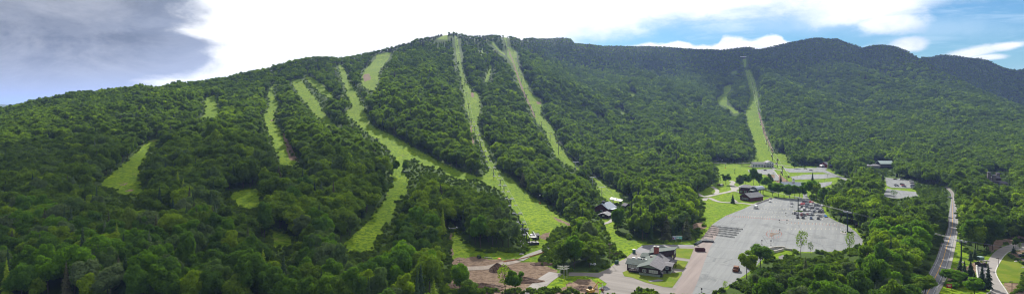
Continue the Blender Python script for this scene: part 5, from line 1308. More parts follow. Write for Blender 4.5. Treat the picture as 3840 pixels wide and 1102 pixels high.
# small lift base with pale poles left of the meadow
x, y, z = at(2702, 697); g = thing('small_lift_base', 'small lift base with two pale poles beside the meadow tracks', 'lift station', (x, y, z)); MB().box(-3, 3, -1.5, 1.5, .5, 2.2).build('housing', DWOOD, g)
for s in (-1.6, 1.6): MB().tube((s, 0, -.5), (s, 0, 7), .15, .12, 5).build('pole', TENT, g)
MB().box(-1, 1, -3.5, -1.55, -.5, 2.5).build('machine', STEEL, g)
# summit things
for u, b, t, lb in ((2062, 146, 117, 'taller mast with two collars on the far summit'), (2074, 146, 121, 'slim plain mast on the far summit')):
    p = at(u, b); h = (b - t) * p[1] / F; g = thing('radio_mast', lb, 'mast', p); MB().tube((0, 0, -2), (0, 0, h), 1.1 if u == 2062 else .9, .3, 6).build('mast', STEEL, g)
    if u == 2062:
        for q in (.45, .65): MB().tube((0, 0, h*q), (0, 0, h*q + 1.6), 2.6, 2.6, 8).build('antenna_ring', STEEL, g)
for u, py, w, lb in ((1893, 141, 4.5, 'white top station of the chairlift on the left summit'), (2790, 221, 14, 'top station of the right slope lift, a pale bar against the dark forest')):
    p = at(u, py); g = thing('summit_station', lb, 'lift station', p); MB().box(-w, w, -2, 2, 6.5, 8.2).build('roof', TENT, g); MB().box(-w*.25, w*.25, -2.5, 2.5, -2, 6.5).build('housing', SHING if w > 5 else TENT, g)

# ------------------------------------------------------------------ rows of chairs stored on the lot
def stored():
    m = MB()
    g = mesh_obj('stored_chair', *(lambda b: (b.v, b.f))(MB().box(-.2, .2, -.35, .35, .3, .5).box(-.2, .2, .3, .42, .45, .8).box(-.2, -.14, -.5, .45, 0, .3).box(.14, .2, -.5, .45, 0, .3).tube((0, .2, .5), (0, 1.2, 1.5), .05, .05, 4)), DARK)
    rows = [((2667,849),(2784,861),27,'farthest row'),((2661,856),(2775,867),26,'second row from the back'),((2656,862),(2768,875),25,'third row from the back'),((2652,869),(2763,883),25,'fourth row from the back'),((2645,877),(2753,891),24,'long row nearest the camera'),((2641,885),(2672,889),8,'short front row')]
    k = 0
    for a, b, n, nm in rows:
        for j in range(n):
            t = j / (n - 1); p = at(a[0] + (b[0] - a[0]) * t, a[1] + (b[1] - a[1]) * t)
            o = g if k == 0 else g.copy()
            if k: COL.objects.link(o)
            k += 1; o.location = (p[0], p[1], p[2] + .08); o.rotation_euler = (0, 0, R(-8) + rnd.uniform(-.1, .1)); tag(o, f'dark chairlift chair stored on the lot in the {nm}', 'chair', f'stored lift chairs, {nm}')
stored()
def yardthings():
    p = at(2652, 905); g = thing('flat_trailer', 'dark flat trailer loaded with steel lift parts by the lot edge', 'trailer', p, R(-10))
    MB().box(-4, 4, -2, 2, .5, 1.0).build('bed', DARK, g); rr = random.Random(4)
    for k in range(9): a = (rr.uniform(-3, 3), rr.uniform(-1.5, 1.5), 1.2); MB().tube(a, (a[0] + rr.uniform(-2.5, 2.5), a[1] + rr.uniform(-1, 1), rr.uniform(1.4, 2.6)), .14, .14, 5).build('beam', STEEL, g)
    for k in (-3, 3): MB().tube((k, -2.1, .45), (k, 2.1, .45), .45, .45, 8).build('wheel', RUBBER, g)
    for k, (a, b) in enumerate((((2604, 917), (2631, 902)), ((2609, 919), (2635, 905)))):
        pa, pb = at(*a), at(*b); o = MB().tube((pa[0], pa[1], pa[2] + .5), (pb[0], pb[1], pb[2] + .5), .45, .45, 10).build('steel_tube', GREENST); tag(o, ['long dark steel tube on the ground by the red container, left one', 'long dark steel tube on the ground by the red container, right one'][k], 'pipe', 'steel tubes')
    p = at(2625, 941); g = thing('red_container', 'dark red open roll-off container at the left edge of the parking lot', 'container', p, R(-4))
    m = MB().box(-2.9, 2.9, -1.2, -1.08, .25, 1.9).box(-2.9, 2.9, 1.08, 1.2, .25, 1.9).box(-2.9, -2.78, -1.08, 1.08, .25, 1.9).box(2.78, 2.9, -1.08, 1.08, .25, 1.9).box(-2.9, 2.9, -1.2, 1.2, .1, .25); m.build('box', MAROON, g)
    r_ = MB(); [r_.box(-2.8 + .7 * k, -2.7 + .7 * k, -1.28, -1.2, .25, 1.85) for k in range(9)]; r_.build('rib', DMAR, g)
    p = at(2818, 1003); g = thing('white_box_trailer', 'cream white box trailer backed against the trees at the lot edge', 'trailer', (p[0], p[1] + 2, p[2]), R(-35))
    MB().box(-1.3, 1.3, -4.5, 4.5, .8, 3.4).build('box', CREAM, g); MB().box(-1.32, 1.32, -4.55, 4.55, 3.4, 3.5).build('roof', WPAINT, g); MB().box(1.31, 1.36, -1, 0, 1.6, 2.6).build('side_door', DARK, g)
    for y in (-3, 3): MB().tube((-1.2, y, .5), (1.2, y, .5), .5, .5, 8).build('wheel', RUBBER, g)
    p = at(2765, 1018); g = thing('rusty_loader', 'rusty orange wheeled machine half hidden by trees at the lot edge', 'machine', (p[0], p[1] + 1.5, p[2]), R(-30))
    MB().box(-1.4, 1.4, -1.8, 1.8, .9, 2.6, taper=.85).build('body', RUST, g); MB().box(-1.5, 1.5, -3.2, -2, .3, 1.5, taper=.8).build('bucket', RUST, g)
    for x in (-1.4, 1.4):
        for y in (-1.2, 1.4): MB().tube((x - .25, y, .75), (x + .25, y, .75), .75, .75, 10).build('wheel', RUBBER, g)
    # log stacks of the low stone walls at the culvert
    for k, (pts, lb) in enumerate((([(2870,942),(2893,933),(2925,930),(2945,931)], 'pale stone retaining wall at the near edge of the lot, left part'), ([(2893,948),(2915,944),(2937,938)], 'lower stone wall below the lot edge by the small pool'), ([(2940,935),(2975,941),(2990,946)], 'stone retaining wall at the near edge of the lot, right part'))):
        q = resamp(w2(pts), 2.0); n = len(q); a = ribbon_poly(q, .8); l, r_ = a[:n], a[n:][::-1]; z = gz(q[:, 0], q[:, 1]); V, Fc = [], []
        for i in range(n): V += [(*l[i], z[i] - .3), (*l[i], z[i] + 1.3), (*r_[i], z[i] + 1.3), (*r_[i], z[i] - .3)]
        for i in range(n - 1): Fc += [(i*4 + c, i*4 + c + 1, i*4 + c + 5, i*4 + c + 4) for c in range(3)]
        Fc += [(0, 1, 2, 3), (4*n-1, 4*n-2, 4*n-3, 4*n-4)]
        tag(mesh_obj('retaining_wall', V, Fc, STONE), lb, 'wall')
    WATER = paint('pool_water', (.10, .085, .06), .15, spec=.5)
    sheet('pool', w2([(2918,962),(2935,955),(2955,957),(2958,966),(2940,971),(2922,970)]), WATER, .10)
    # entrance stone wall by the maroon building
    q = resamp(w2([(2838,765),(2860,757),(2885,748),(2892,744)]), 2.0); iv, ifc = ico(1); m = MB(); rr = np.random.default_rng(8)
    for a in q:
        m.add(iv * rr.uniform(.7, 1.1) * rr.uniform(.8, 1.2, (len(iv), 1)) + (a[0], a[1], g1(*a) + .5), ifc)
    tag(m.build('rock_wall', STONE), 'low rock wall curving along the planting at the maroon base building', 'wall')
    # boards, toilets, bins
    p = at(2538, 906); g = thing('trail_map_sign', 'two tall sign boards with trail map panels on the grass behind the lodge', 'sign', p, R(-8))
    for k, (x, w, h0, h1, c) in enumerate(((-1.6, 1.1, 1.6, 3.8, None), (1.5, 1.9, 2.0, 4.0, None))):
        b = MB().box(x - w, x + w, -.06, .06, h0, h1).build('panel', paint(f'sign_panel_{k}', [(.32, .34, .50), (.16, .42, .40)][k], .5, var=.5, scale=1.2), g)
        MB().box(x - w, x + w, -.08, .08, h1 - .28, h1 + .02).build('header', WPAINT, b); MB().box(x - w + .15, x - .1, -.075, -.06, h0 + .3, h0 + .9).build('printed_block', REDL if k == 0 else WPAINT, b)
        for s in (-1, 1): MB().tube((x + s*w*.8, .08, -.3), (x + s*w*.8, .08, h1), .07, .07, 5).build('leg', STEEL, g)
    for u, py, s, lb in ((2377.5,949,1.0,'dark green portable toilet with white roof on the gravel behind the lodge'),(2310,989,.75,'small green bin left of the lodge drive, left one'),(2315.5,988,.75,'small green bin left of the lodge drive, right one')):
        p = at(u, py); g = thing('portable_toilet', lb, 'portable toilet' if s == 1 else 'bin', p, R(-20)); 
        if s < 1: g.name = 'waste_bin'
        MB().box(-.65*s*1.3, .65*s*1.3, -.65*s*1.3, .65*s*1.3, 0, 2.4*s).build('body', DKGRN, g); MB().hip(-.8*s, .8*s, -.8*s, .8*s, 2.4*s, .4, .05).build('lid', TENT if s == 1 else DKGRN, g)
    p = at(2222, 994); g = thing('propane_tank', 'white propane tank lying in the bushes left of the lodge', 'tank', p, R(70)); n = 10
    MB().tube((0, -1.6, .9), (0, 1.6, .9), .55, .55, 12).tube((0, 1.6, .9), (0, 1.95, .9), .55, .25, 12).tube((0, -1.95, .9), (0, -1.6, .9), .25, .55, 12).build('tank', WPAINT, g)
    for y in (-1, 1): MB().box(-.3, .3, y - .1, y + .1, -.2, .5).build('leg', CONC, g)
    # wooden fence
    q = rs(resamp(w2([(2288,953),(2300,957),(2335,957),(2344,962),(2351,968)]), 2), 16); g = thing('wooden_fence', 'dark wooden rail fence left of the lodge ending in a ramp', 'fence', (0, 0, 0))
    zz = gz(q[:, 0], q[:, 1]); m = MB()
    for a, z in zip(q, zz): MB().box(a[0]-.09, a[0]+.09, a[1]-.09, a[1]+.09, z-.2, z+1.5).build('post', DWOOD, g)
    for h in (.35, .75, 1.15, 1.45):
        MB().cable([(a[0], a[1], z + h) for a, z in zip(q, zz)], .08).build('rail', DWOOD, g)
    # guard rail left of road
    q = lerp(.02)[62:100:3]; zz = gz(q[:, 0], q[:, 1]); g = thing('guard_rail', 'rusty brown guard rail along the left edge of the two-lane road', 'guard rail', (0, 0, 0))
    for a, z in zip(q, zz): MB().box(a[0]-.1, a[0]+.1, a[1]-.1, a[1]+.1, z-.2, z+.8).build('post', DWOOD, g)
    MB().cable([(a[0], a[1], z + .65) for a, z in zip(q, zz)], .17, 6).build('rail', DWOOD, g)
    # terrace rail and black posts at the white lodge
    g = thing('post_row_fence', 'row of dark posts on the bank left of the white lodge', 'fence', (0, 0, 0))
    for k in range(13): p = at(2780 + k * 3.4, 624 + .25*k); MB().tube((p[0], p[1], p[2] - .2), (p[0], p[1], p[2] + 2.4), .3, .25, 5).build('post', DWOOD, g)
    g = thing('rail_fence', 'dark fence along the near edge of the pinkish parking terrace', 'fence', (0, 0, 0)); qq = [at(2852 + k * 7, 680) for k in range(11)]
    for p in qq: MB().box(p[0]-.1, p[0]+.1, p[1]-.1, p[1]+.1, p[2]-.2, p[2]+1.4).build('post', DWOOD, g)
    for h in (.5, 1.2): MB().cable([(p[0], p[1], p[2] + h) for p in qq], .12).build('rail', DWOOD, g)
yardthings()

# delineators: across the lot and round the dug hole
def cones():
    g = mesh_obj('delineator_post', *(lambda b: (b.v, b.f))(MB().tube((0, 0, 0), (0, 0, .08), .3, .3, 6).tube((0, 0, .08), (0, 0, 1.25), .07, .06, 5)), [paint('delineator', (.72, .26, .18), .6, var=.4, scale=4)])
    pts = [(2720 + k * 7.2, 810 + (k * 7.2) * .072, 'c') for k in range(34)] + [(2968 + k * 13, 836 + k * .75, 'c') for k in range(16)]
    for k in range(20): a = 2*math.pi*k/20; pts.append((2902 + 29*math.cos(a), 879 + 13*math.sin(a), 'h'))
    for k, (u, py, w) in enumerate(pts):
        p = at(u, py); o = g if k == 0 else g.copy()
        if k: COL.objects.link(o)
        o.location = (p[0], p[1], p[2] + .07); tag(o, 'slim orange and white delineator post in the line across the parking lot' if w == 'c' else 'slim orange and white delineator post in the ring round the dug hole', 'delineator', 'delineators across the lot' if w == 'c' else 'delineators round the hole')
    for u, b, t, lb in ((2857,916,898,'sign post in the empty middle of the lot, left of two'),(2891,919,899,'sign post in the empty middle of the lot, right of two'),(2924,871,858,'sign post at the edge of the dug hole'),(2947,808,796,'sign post beside the stalls left of the parked cars'),(2922,834,822,'sign post in the delineator line, left one'),(2951,836,823,'sign post in the delineator line, right one'),(2972,804,796,'sign post left of the shrub island'),(2631,1095,1078,'sign post at the bottom of the parking lot'),(2380,1102,1085,'sign post on the grass island at the bottom, left'),(2394,1092,1078,'sign post on the grass island at the bottom, right'),(2609,904,893,'marker post behind the red container'),(3104,665,655,'marker post on the access road'),(2899,657,648,'marker post on the pinkish terrace'),(2990,668,652,'lamp post between the parking terraces, left one'),(3092,684,668,'lamp post between the parking terraces, right one')):
        p = at(u, b); h = (b - t) * p[1] / F; g2 = thing('sign_post', lb, 'post', (p[0], p[1], p[2] + .06), R(-10)); MB().tube((0, 0, -.2), (0, 0, h), .09, .09, 5).build('post', WOODP, g2)
        MB().box(-.35, .35, -.13, -.09, h - .9, h - .1).build('sign_plate', DARK if u < 2960 else STEEL, g2); MB().tube((0, 0, 0), (0, 0, .15), .4, .35, 8).build('base', RUBBER, g2)
cones()

# ------------------------------------------------------------------ the excavation
def dig():
    EARTH = paint('brown_earth', (.115, .072, .048), .95, var=.4, scale=.8, bump=.7)
    def heap(u, py, rx, ry, h, mat, lb, seed=1, cat='heap', name='dirt_heap'):
        p = at(u, py); n, k = 40, 14; V = [(0, 0, h)]; rr = np.random.default_rng(seed); ph = rr.uniform(0, 6, 4)
        for j in range(1, k + 1):
            t = j / k
            for i in range(n):
                a = 2*math.pi*i/n; w = 1 + .12*math.sin(3*a + ph[0]) + .08*math.sin(5*a + ph[1]) + rr.uniform(-.03, .03)
                V.append((math.cos(a)*rx*t*w, math.sin(a)*ry*t*w, h*(1 - t)**.85 + rr.uniform(-.09, .09)*h*(t < 1) - (.4 if t == 1 else 0)))
        Fc = [(0, 1 + i, 1 + (i+1) % n) for i in range(n)] + [(1 + (j-1)*n + i, 1 + j*n + i, 1 + j*n + (i+1) % n, 1 + (j-1)*n + (i+1) % n) for j in range(1, k) for i in range(n)]
        o = mesh_obj(name, V, Fc, mat); o.location = (p[0], p[1], p[2] - .05); tag(o, lb, cat)
    heap(1865, 1012, 5.0, 5.0, 4.0, EARTH, 'conical pile of brown earth in the middle of the excavation', 2)
    heap(1893, 1010, 3.5, 3.4, 2.6, EARTH, 'lower pile of brown earth leaning on the conical one', 3)
    heap(1800, 1078, 14, 5, 2.4, EARTH, 'long dark bank of churned earth at the front of the excavation, left', 5)
    heap(1960, 1052, 11, 5, 2.2, EARTH, 'dark bank of churned earth at the front of the excavation, right', 6)
    heap(1735, 1070, 8, 5, 2.0, EARTH, 'reddish bank of earth below the wooden utility pole', 7)
    heap(2035, 990, 8, 3, 1.6, EARTH, 'dark earth bank under the trees at the right of the excavation', 8)
    heap(2185, 1082, 8, 4, 1.4, EARTH, 'bank of brown soil beside the digger', 9)
    GRV = paint('grey_gravel', (.20, .20, .21), .9, var=.25, scale=3)
    heap(2268, 1082, 3.0, 2.4, 1.5, GRV, 'small dark grey gravel pile beside the digger', 4)
    sheet('dirt_road', ribbon_poly(resamp(w2([(1975,1108),(2010,1078),(2050,1045),(2085,1022)])), 8), gravel_mat('wet_gravel', (.22, .20, .18), (.32, .30, .285), R(-35), .7), .12)
    sheet('dirt_road', ribbon_poly(resamp(w2([(1700,1012),(1760,1006),(1830,1002),(1890,988),(1940,976)])), 7), gravel_mat('pale_dirt', (.24, .20, .165), (.33, .28, .235), 0, .6), .12)
    p = at(2214, 1100); g = thing('excavator', 'yellow excavator with raised arm at the bottom by the lodge drive', 'excavator', p, R(-60))
    for s in (-1.2, 1.2): MB().box(s - .3, s + .3, -2, 2, 0, .8, taper=.9).build('track', DARK, g)
    MB().box(-1.3, 1.3, -1.6, 1.6, .9, 2.1).build('body', CAT, g); MB().box(-1.25, -.2, -.4, 1.2, 2.1, 3.2, taper=.9).build('cab', DARKGLASS, g)
    MB().tube((.4, 1.2, 2.0), (.4, 4.2, 5.0), .28, .24, 6).tube((.4, 4.2, 5.0), (.4, 6.6, 3.9), .24, .2, 6).build('boom', CAT, g); MB().tube((.4, 6.6, 3.9), (.4, 6.9, 1.4), .2, .16, 6).build('stick', WPAINT, g); MB().box(-.3, 1.1, 6.3, 7.3, .4, 1.4, taper=.7).build('bucket', RUST, g)
    pa, pb = at(1796, 968), at(1806, 962); o = thing('culvert_pipe', 'short black culvert pipe at the back edge of the excavation', 'pipe', pa, R(25)); MB().tube((0, -1.2, .9), (0, 1.2, .9), .9, .9, 16, cap=False).tube((0, 1.2, .9), (0, -1.2, .9), .78, .78, 16, cap=False).build('pipe_wall', DARK, o)
    a, b = at(1817, 965), at(1847, 969); tag(MB().tube((a[0], a[1], a[2]+.3), (b[0], b[1], b[2]+.3), .28, .22, 8).build('log', PALE_BARK), 'pale log lying at the back edge of the excavation', 'log')
    p = at(1871, 969); g = thing('safety_netting', 'crumpled orange safety netting on the ground behind the earth pile', 'netting', p); v, f = ico(2); mesh_obj('net', v * (1.3, .9, .6) * np.random.default_rng(5).uniform(.6, 1.1, (len(v), 1)), f, ORANGE, g)
    q = resamp(w2([(1888,982),(1915,978),(1950,972),(1990,962),(2042,946)]), 2); zz = gz(q[:, 0], q[:, 1]); g = thing('silt_fence', 'thin orange silt fence running along the dirt road at the excavation', 'fence', (0, 0, 0)); V, Fc = [], []
    for a_, z in zip(q, zz): V += [(a_[0], a_[1], z - .1), (a_[0], a_[1], z + .65), (a_[0], a_[1] + .04, z + .65), (a_[0], a_[1] + .04, z - .1)]
    for i in range(len(q) - 1): Fc += [(i*4+c, i*4+c+1, i*4+c+5, i*4+c+4) for c in range(3)]
    mesh_obj('fabric', V, Fc, paint('silt_fabric', (.42, .17, .06), .8, var=.3), g)
    for a_, z in list(zip(q, zz))[::4]: MB().box(a_[0]-.05, a_[0]+.05, a_[1]-.08, a_[1]-.01, z-.2, z+.9).build('stake', WOODP, g)
dig()
def upole(u, b, t, lb, arm=1.6, mat=WOODP, r=.16, az=0.0, arms=1, grp=None):
    p = at(u, min(b, 1100)); h = (b - t) * p[1] / F; g = thing('utility_pole', lb, 'utility pole', p, az, grp); MB().tube((0, 0, -1), (0, 0, h), r, r*.75, 7).build('pole', mat, g)
    for k in range(arms):
        MB().box(-arm, arm, -.1, .1, h - .5 - 1.2*k, h - .25 - 1.2*k).build('crossarm', mat, g)
        m = MB(); [m.tube((x, 0, h - .25 - 1.2*k), (x, 0, h + .05 - 1.2*k), .09, .07, 6) for x in (-arm*.9, -arm*.4, arm*.9)]; m.build('insulator', STEEL, g)
    return np.array((p[0], p[1], p[2] + h - .1))
upole(1724, 1041, 971, 'brown wooden pole with a pale crossarm alone at the left of the excavation', 1.3)
t3 = [upole(2100, 1036, 994, 'pale wooden pole with crossarms by the dirt ramp, left of three', 1.4, PALE_BARK, arms=2, grp='H-frame poles'), upole(2115, 1045, 997, 'pale wooden pole by the dirt ramp, middle of three', 1.8, PALE_BARK, arms=2, grp='H-frame poles'), upole(2126, 1041, 994, 'pale wooden pole with transformer by the dirt ramp, right of three', 1.2, PALE_BARK, arms=2, grp='H-frame poles')]
p5 = upole(2287, 985, 912, 'tall wooden pole among the trees left of the lodge', 1.0)
m = MB()
for k in (-1, 0, 1): 
    a = t3[2] + (k*.9, 0, 0); b = p5 + (k*.7, 0, 0); m.cable([a + (b-a)*t - np.array((0, 0, 4*1.2*t*(1-t))) for t in np.linspace(0, 1, 8)], .035)
tag(m.build('power_line', DARK), 'three thin power lines from the pale poles to the pole left of the lodge', 'cable')
for k, (u, b, t, lb) in enumerate(((3745,999,966,'black street lamp on the inner kerb of the driveway'),(3795,1108,1062,'brown lamp pole on the soil at the bottom right corner'))):
    p = at(u, min(b, 1100)); h = (b - t) * p[1] / F; g = thing('street_lamp', lb, 'street lamp', p, 0); MB().tube((0, 0, -.3), (0, 0, h), .13, .1, 6).build('pole', DWOOD, g); MB().box(-1.0, .3, -.12, .12, h - .15, h + .05).build('arm', DWOOD, g); MB().box(-1.25, -.75, -.3, .3, h - .35, h - .15, taper=.7).build('lamp_head', DARK, g)
def driveway_things():
    p = at(3690, 1000); g = thing('debris_trailer', 'black dump trailer heaped with broken pallets and debris on the driveway pad', 'trailer', (p[0], p[1] + 1.5, p[2]), R(28))
    MB().box(-1.3, 1.3, -2.6, -2.48, .5, 1.8).box(-1.3, 1.3, 2.48, 2.6, .5, 1.8).box(-1.3, -1.18, -2.48, 2.48, .5, 1.8).box(1.18, 1.3, -2.48, 2.48, .5, 1.8).box(-1.3, 1.3, -2.6, 2.6, .4, .5).build('box', DARK, g)
    rr = random.Random(5); mats = [LWOOD, DWOOD, TENT, RUST, WOODP]
    for k in range(26):
        a = (rr.uniform(-1, 1), rr.uniform(-2.2, 2.2), rr.uniform(1.4, 2.4)); b = (a[0] + rr.uniform(-1, 1), a[1] + rr.uniform(-1, 1), a[2] + rr.uniform(-.3, .5)); MB().tube(a, b, rr.uniform(.06, .22), None, 4).build('debris_piece', mats[k % 5], g)
    for x in (-1.3, 1.3):
        for y in (-.6, .6): MB().tube((x - .15, y, .4), (x + .15, y, .4), .4, .4, 8).build('wheel', RUBBER, g)
    p = at(3677, 973); g = thing('transformer_box', 'grey-green transformer box on a pad beside the driveway', 'transformer', p, R(5)); MB().box(-1.4, 1.4, -1, 1, .1, 1.7).build('cabinet', paint('box_green', (.12, .19, .17), .5), g); MB().box(-1.5, 1.5, -1.1, 1.1, 1.7, 1.85).build('lid', paint('box_lid', (.26, .36, .33), .5), g); MB().box(-1.8, 1.8, -1.4, 1.4, -.2, .1).build('pad', CONC, g)
    p = at(3696, 978); v, f = ico(2); o = mesh_obj('boulder', v * (2.2, 1.2, .8) * np.random.default_rng(9).uniform(.85, 1.1, (len(v), 1)), f, STONE); o.location = p; tag(o, 'flat tan boulder right of the transformer box', 'boulder')
    for k, (u, py, s, lb) in enumerate(((3810, 981, .9, 'pale boulder in the planting bed of the driveway island'), (3838, 1003, .8, 'pale boulder at the right edge of the driveway island'))):
        p = at(u, py); v, f = ico(2); o = mesh_obj('boulder', v * (s, s * .8, s * .6) * np.random.default_rng(k).uniform(.8, 1.1, (len(v), 1)), f, CONC); o.location = (p[0], p[1], p[2] + .2); tag(o, lb, 'boulder')
    p = at(3560, 1084); g = thing('red_sign', 'small red entrance sign board in the bushes at the bottom of the road', 'sign', p, R(-12)); MB().box(-1.1, 1.1, -.08, .08, .7, 2.6).build('board', paint('sign_red', (.34, .03, .03), .5), g); MB().box(-.8, .8, -.11, -.08, 1.9, 2.05).box(-.6, .6, -.11, -.08, 1.5, 1.62).build('lettering', TENT, g)
    for s in (-1, 1): MB().tube((s, .1, -.3), (s, .1, 2.7), .09, .09, 5).build('leg', DWOOD, g)
    # shrubs of the island
    iv, ifc = ico(2); rr = np.random.default_rng(12)
    for k, (u, py, s, lb) in enumerate(((3795,968,1.0,'low green shrub in the driveway island, leftmost'),(3806,972,.8,'low shrub in the driveway island, second from left'),(3818,976,.9,'low shrub in the driveway island, third from left'),(3826,985,.8,'low shrub in the driveway island, nearest the edge'),(3788,962,1.1,'low shrub at the upper tip of the driveway island'),(3580,1078,1.8,'bushy shrub behind the red sign'),(3568,1070,1.6,'low leafy shrub at the road corner'),(3598,1070,1.8,'leafy shrub between the red sign and the spruces'))):
        p = at(u, py); v, f, _, _ = crown_geo(900 + k, 3.0, 1.6, 5, 240, .22, 1); o = mesh_obj('shrub', v - (0, 0, .7), f, LEAF['mid green']); o.scale = (s, s, s * .8); o.location = p; tag(o, lb, 'shrub')
driveway_things()
shrubs()

# ------------------------------------------------------------------ sky, clouds, sun, air
SUN_AZ, SUN_EL = R(-3), R(34)          # straight ahead and slightly left, above the frame
def world():
    w = bpy.data.worlds.new('World'); sc.world = w; w.use_nodes = True; nt = w.node_tree; bg = nt.nodes['Background']
    sk = N(nt, 'ShaderNodeTexSky', sky_type='NISHITA'); sk.sun_disc = False; sk.sun_elevation = SUN_EL; sk.sun_rotation = SUN_AZ; sk.air_density = 1.0; sk.dust_density = .6; sk.ozone_density = 2.0; sk.altitude = 500
    tc = nt.nodes.new('ShaderNodeTexCoord').outputs['Generated']; sp = nt.nodes.new('ShaderNodeSeparateXYZ'); L(nt, tc, sp.inputs[0])
    x, y, z = sp.outputs
    az = mth(nt, 'ARCTAN2', x, y)                                            # bearing from +Y, radians
    hor = mth(nt, 'SQRT', mth(nt, 'ADD', mth(nt, 'MULTIPLY', x, x), mth(nt, 'MULTIPLY', y, y)))
    el = mth(nt, 'ARCTAN2', z, hor)
    mp = nt.nodes.new('ShaderNodeMapping'); mp.inputs['Scale'].default_value = (1, 1, 2.2); L(nt, tc, mp.inputs[0])
    v = mp.outputs[0]
    nb = noise(nt, v, 3.2, 7, .6, .3); nf = noise(nt, v, 11, 6, .62, .2); nw = noise(nt, v, 2.2, 3, .5)
    def A(u): return math.atan((u - CX) / F)
    def E(u, py): return math.atan((HY - py) / F * math.cos(A(u)))
    def curve(pts, inp, lo, hi, olo, ohi):
        fc = nt.nodes.new('ShaderNodeFloatCurve'); c = fc.mapping.curves[0]
        mr = nt.nodes.new('ShaderNodeMapRange'); L(nt, inp, mr.inputs[0]); mr.inputs[1].default_value = lo; mr.inputs[2].default_value = hi
        L(nt, mr.outputs[0], fc.inputs['Value'])
        P_ = sorted(((a - lo) / (hi - lo), (b - olo) / (ohi - olo)) for a, b in pts)
        while len(c.points) < len(P_): c.points.new(0, 0)
        for q, (a, b) in zip(c.points, P_): q.location = (min(1, max(0, a)), min(1, max(0, b))); q.handle_type = 'AUTO_CLAMPED'
        fc.mapping.update()
        m2 = nt.nodes.new('ShaderNodeMapRange'); L(nt, fc.outputs[0], m2.inputs[0]); m2.inputs[3].default_value = olo; m2.inputs[4].default_value = ohi; return m2.outputs[0]
    wob = mth(nt, 'MULTIPLY', mth(nt, 'SUBTRACT', nb, .5), .22); wob2 = mth(nt, 'MULTIPLY', mth(nt, 'SUBTRACT', nf, .5), .10)
    # storm cloud on the left: everything left of a ragged edge
    edge = curve([(E(780, -400), A(1000)), (E(770, -100), A(800)), (E(760, 0), A(775)), (E(730, 60), A(735)), (E(720, 120), A(715)), (E(820, 165), A(835)), (E(790, 200), A(780)), (E(800, 250), A(815)), (E(700, 290), A(700)), (E(600, 320), A(560)), (E(500, 420), A(660))], el, -.05, .45, -1, 0.2)
    wob2 = mth(nt, 'MULTIPLY', mth(nt, 'SUBTRACT', nf, .5), .14)
    storm = smooth(nt, mth(nt, 'ADD', mth(nt, 'SUBTRACT', edge, az), mth(nt, 'ADD', mth(nt, 'MULTIPLY', wob, .5), mth(nt, 'MULTIPLY', wob2, 1.0))), -.02, .045)
    # bright overcast in the middle: everything above a curve
    top = curve([(A(0), E(0, 420)), (A(1500), E(1500, 420)), (A(1950), E(1950, 300)), (A(2120), E(2120, 165)), (A(2250), E(2250, 128)), (A(2450), E(2450, 100)), (A(2650), E(2650, 70)), (A(2900), E(2900, 48)), (A(3050), E(3050, 55)), (A(3300), E(3300, 42)), (A(3450), E(3450, 5)), (A(3840), E(3840, -60)), (A(5000), E(5000, -300))], az, -.9, 1.2, -.2, .4)
    ov = smooth(nt, mth(nt, 'ADD', mth(nt, 'SUBTRACT', el, top), mth(nt, 'ADD', mth(nt, 'MULTIPLY', wob, .22), mth(nt, 'MULTIPLY', wob2, .45))), -.022, .026)
    # heaped clouds behind the ridge
    puff = curve([(A(2200), E(2200, 190)), (A(2350), E(2350, 174)), (A(2430), E(2430, 158)), (A(2490), E(2490, 166)), (A(2560), E(2560, 152)), (A(2620), E(2620, 168)), (A(2690), E(2690, 160)), (A(2715), E(2715, 128)), (A(2760), E(2760, 136)), (A(2830), E(2830, 150)), (A(2890), E(2890, 138)), (A(2960), E(2960, 168)), (A(3100), E(3100, 220))], az, 0, .6, 0, .2)
    pf = smooth(nt, mth(nt, 'ADD', mth(nt, 'SUBTRACT', puff, el), mth(nt, 'MULTIPLY', wob2, .22)), -.002, .006)
    def blob(u, py, wu, wp, tilt=0.0, soft=1.0):
        a = mth(nt, 'SUBTRACT', az, A(u)); b = mth(nt, 'SUBTRACT', mth(nt, 'SUBTRACT', el, E(u, py)), mth(nt, 'MULTIPLY', a, tilt))
        ca = math.cos(A(u)) ** 2; a = mth(nt, 'DIVIDE', a, wu / F * ca); b = mth(nt, 'DIVIDE', b, wp / F * math.cos(A(u)))
        d = mth(nt, 'SQRT', mth(nt, 'ADD', mth(nt, 'MULTIPLY', a, a), mth(nt, 'MULTIPLY', b, b)))
        d = mth(nt, 'ADD', d, mth(nt, 'MULTIPLY', mth(nt, 'SUBTRACT', nf, .5), 2.6)); return smooth(nt, d, 1.0 + .25 * soft, 1.0 - .5 * soft)
    small = blob(3410, 170, 60, 26)
    for a in ((3640, 200, 130, 22, .22), (3780, 172, 110, 18, .1), (3700, 215, 80, 12, .0), (3250, 40, 260, 60, .1), (3320, 85, 150, 40, 0)): small = mth(nt, 'MAXIMUM', small, blob(*a))
    wisp = smooth(nt, noise(nt, (lambda m: (m.inputs['Scale'].default_value.__setitem__(slice(0, 3), (1.5, 1.5, 9)), L(nt, tc, m.inputs[0]), m.outputs[0])[2])(nt.nodes.new('ShaderNodeMapping')), 4, 6, .6, .5), .50, .74)
    for a in ((3480, 145, 170, 12, -.05), (3000, 105, 420, 40, -.05), (3450, 100, 420, 40, -.15)): wisp = mth(nt, 'MAXIMUM', wisp, mth(nt, 'MULTIPLY', blob(*a, 2), .55))
    K = 10.0
    def c(r, g, b): return (r * K, g * K, b * K)
    hs = nt.nodes.new('ShaderNodeHueSaturation'); hs.inputs['Saturation'].default_value = 1.25; hs.inputs['Value'].default_value = SKYV; L(nt, sk.outputs[0], hs.inputs['Color'])
    col = mixc(nt, 1.0, hs.outputs[0], (.60, .95, 1.15), 'MULTIPLY')
    col = mixc(nt, mth(nt, 'MULTIPLY', wisp, .45), col, c(.75, .86, .95))
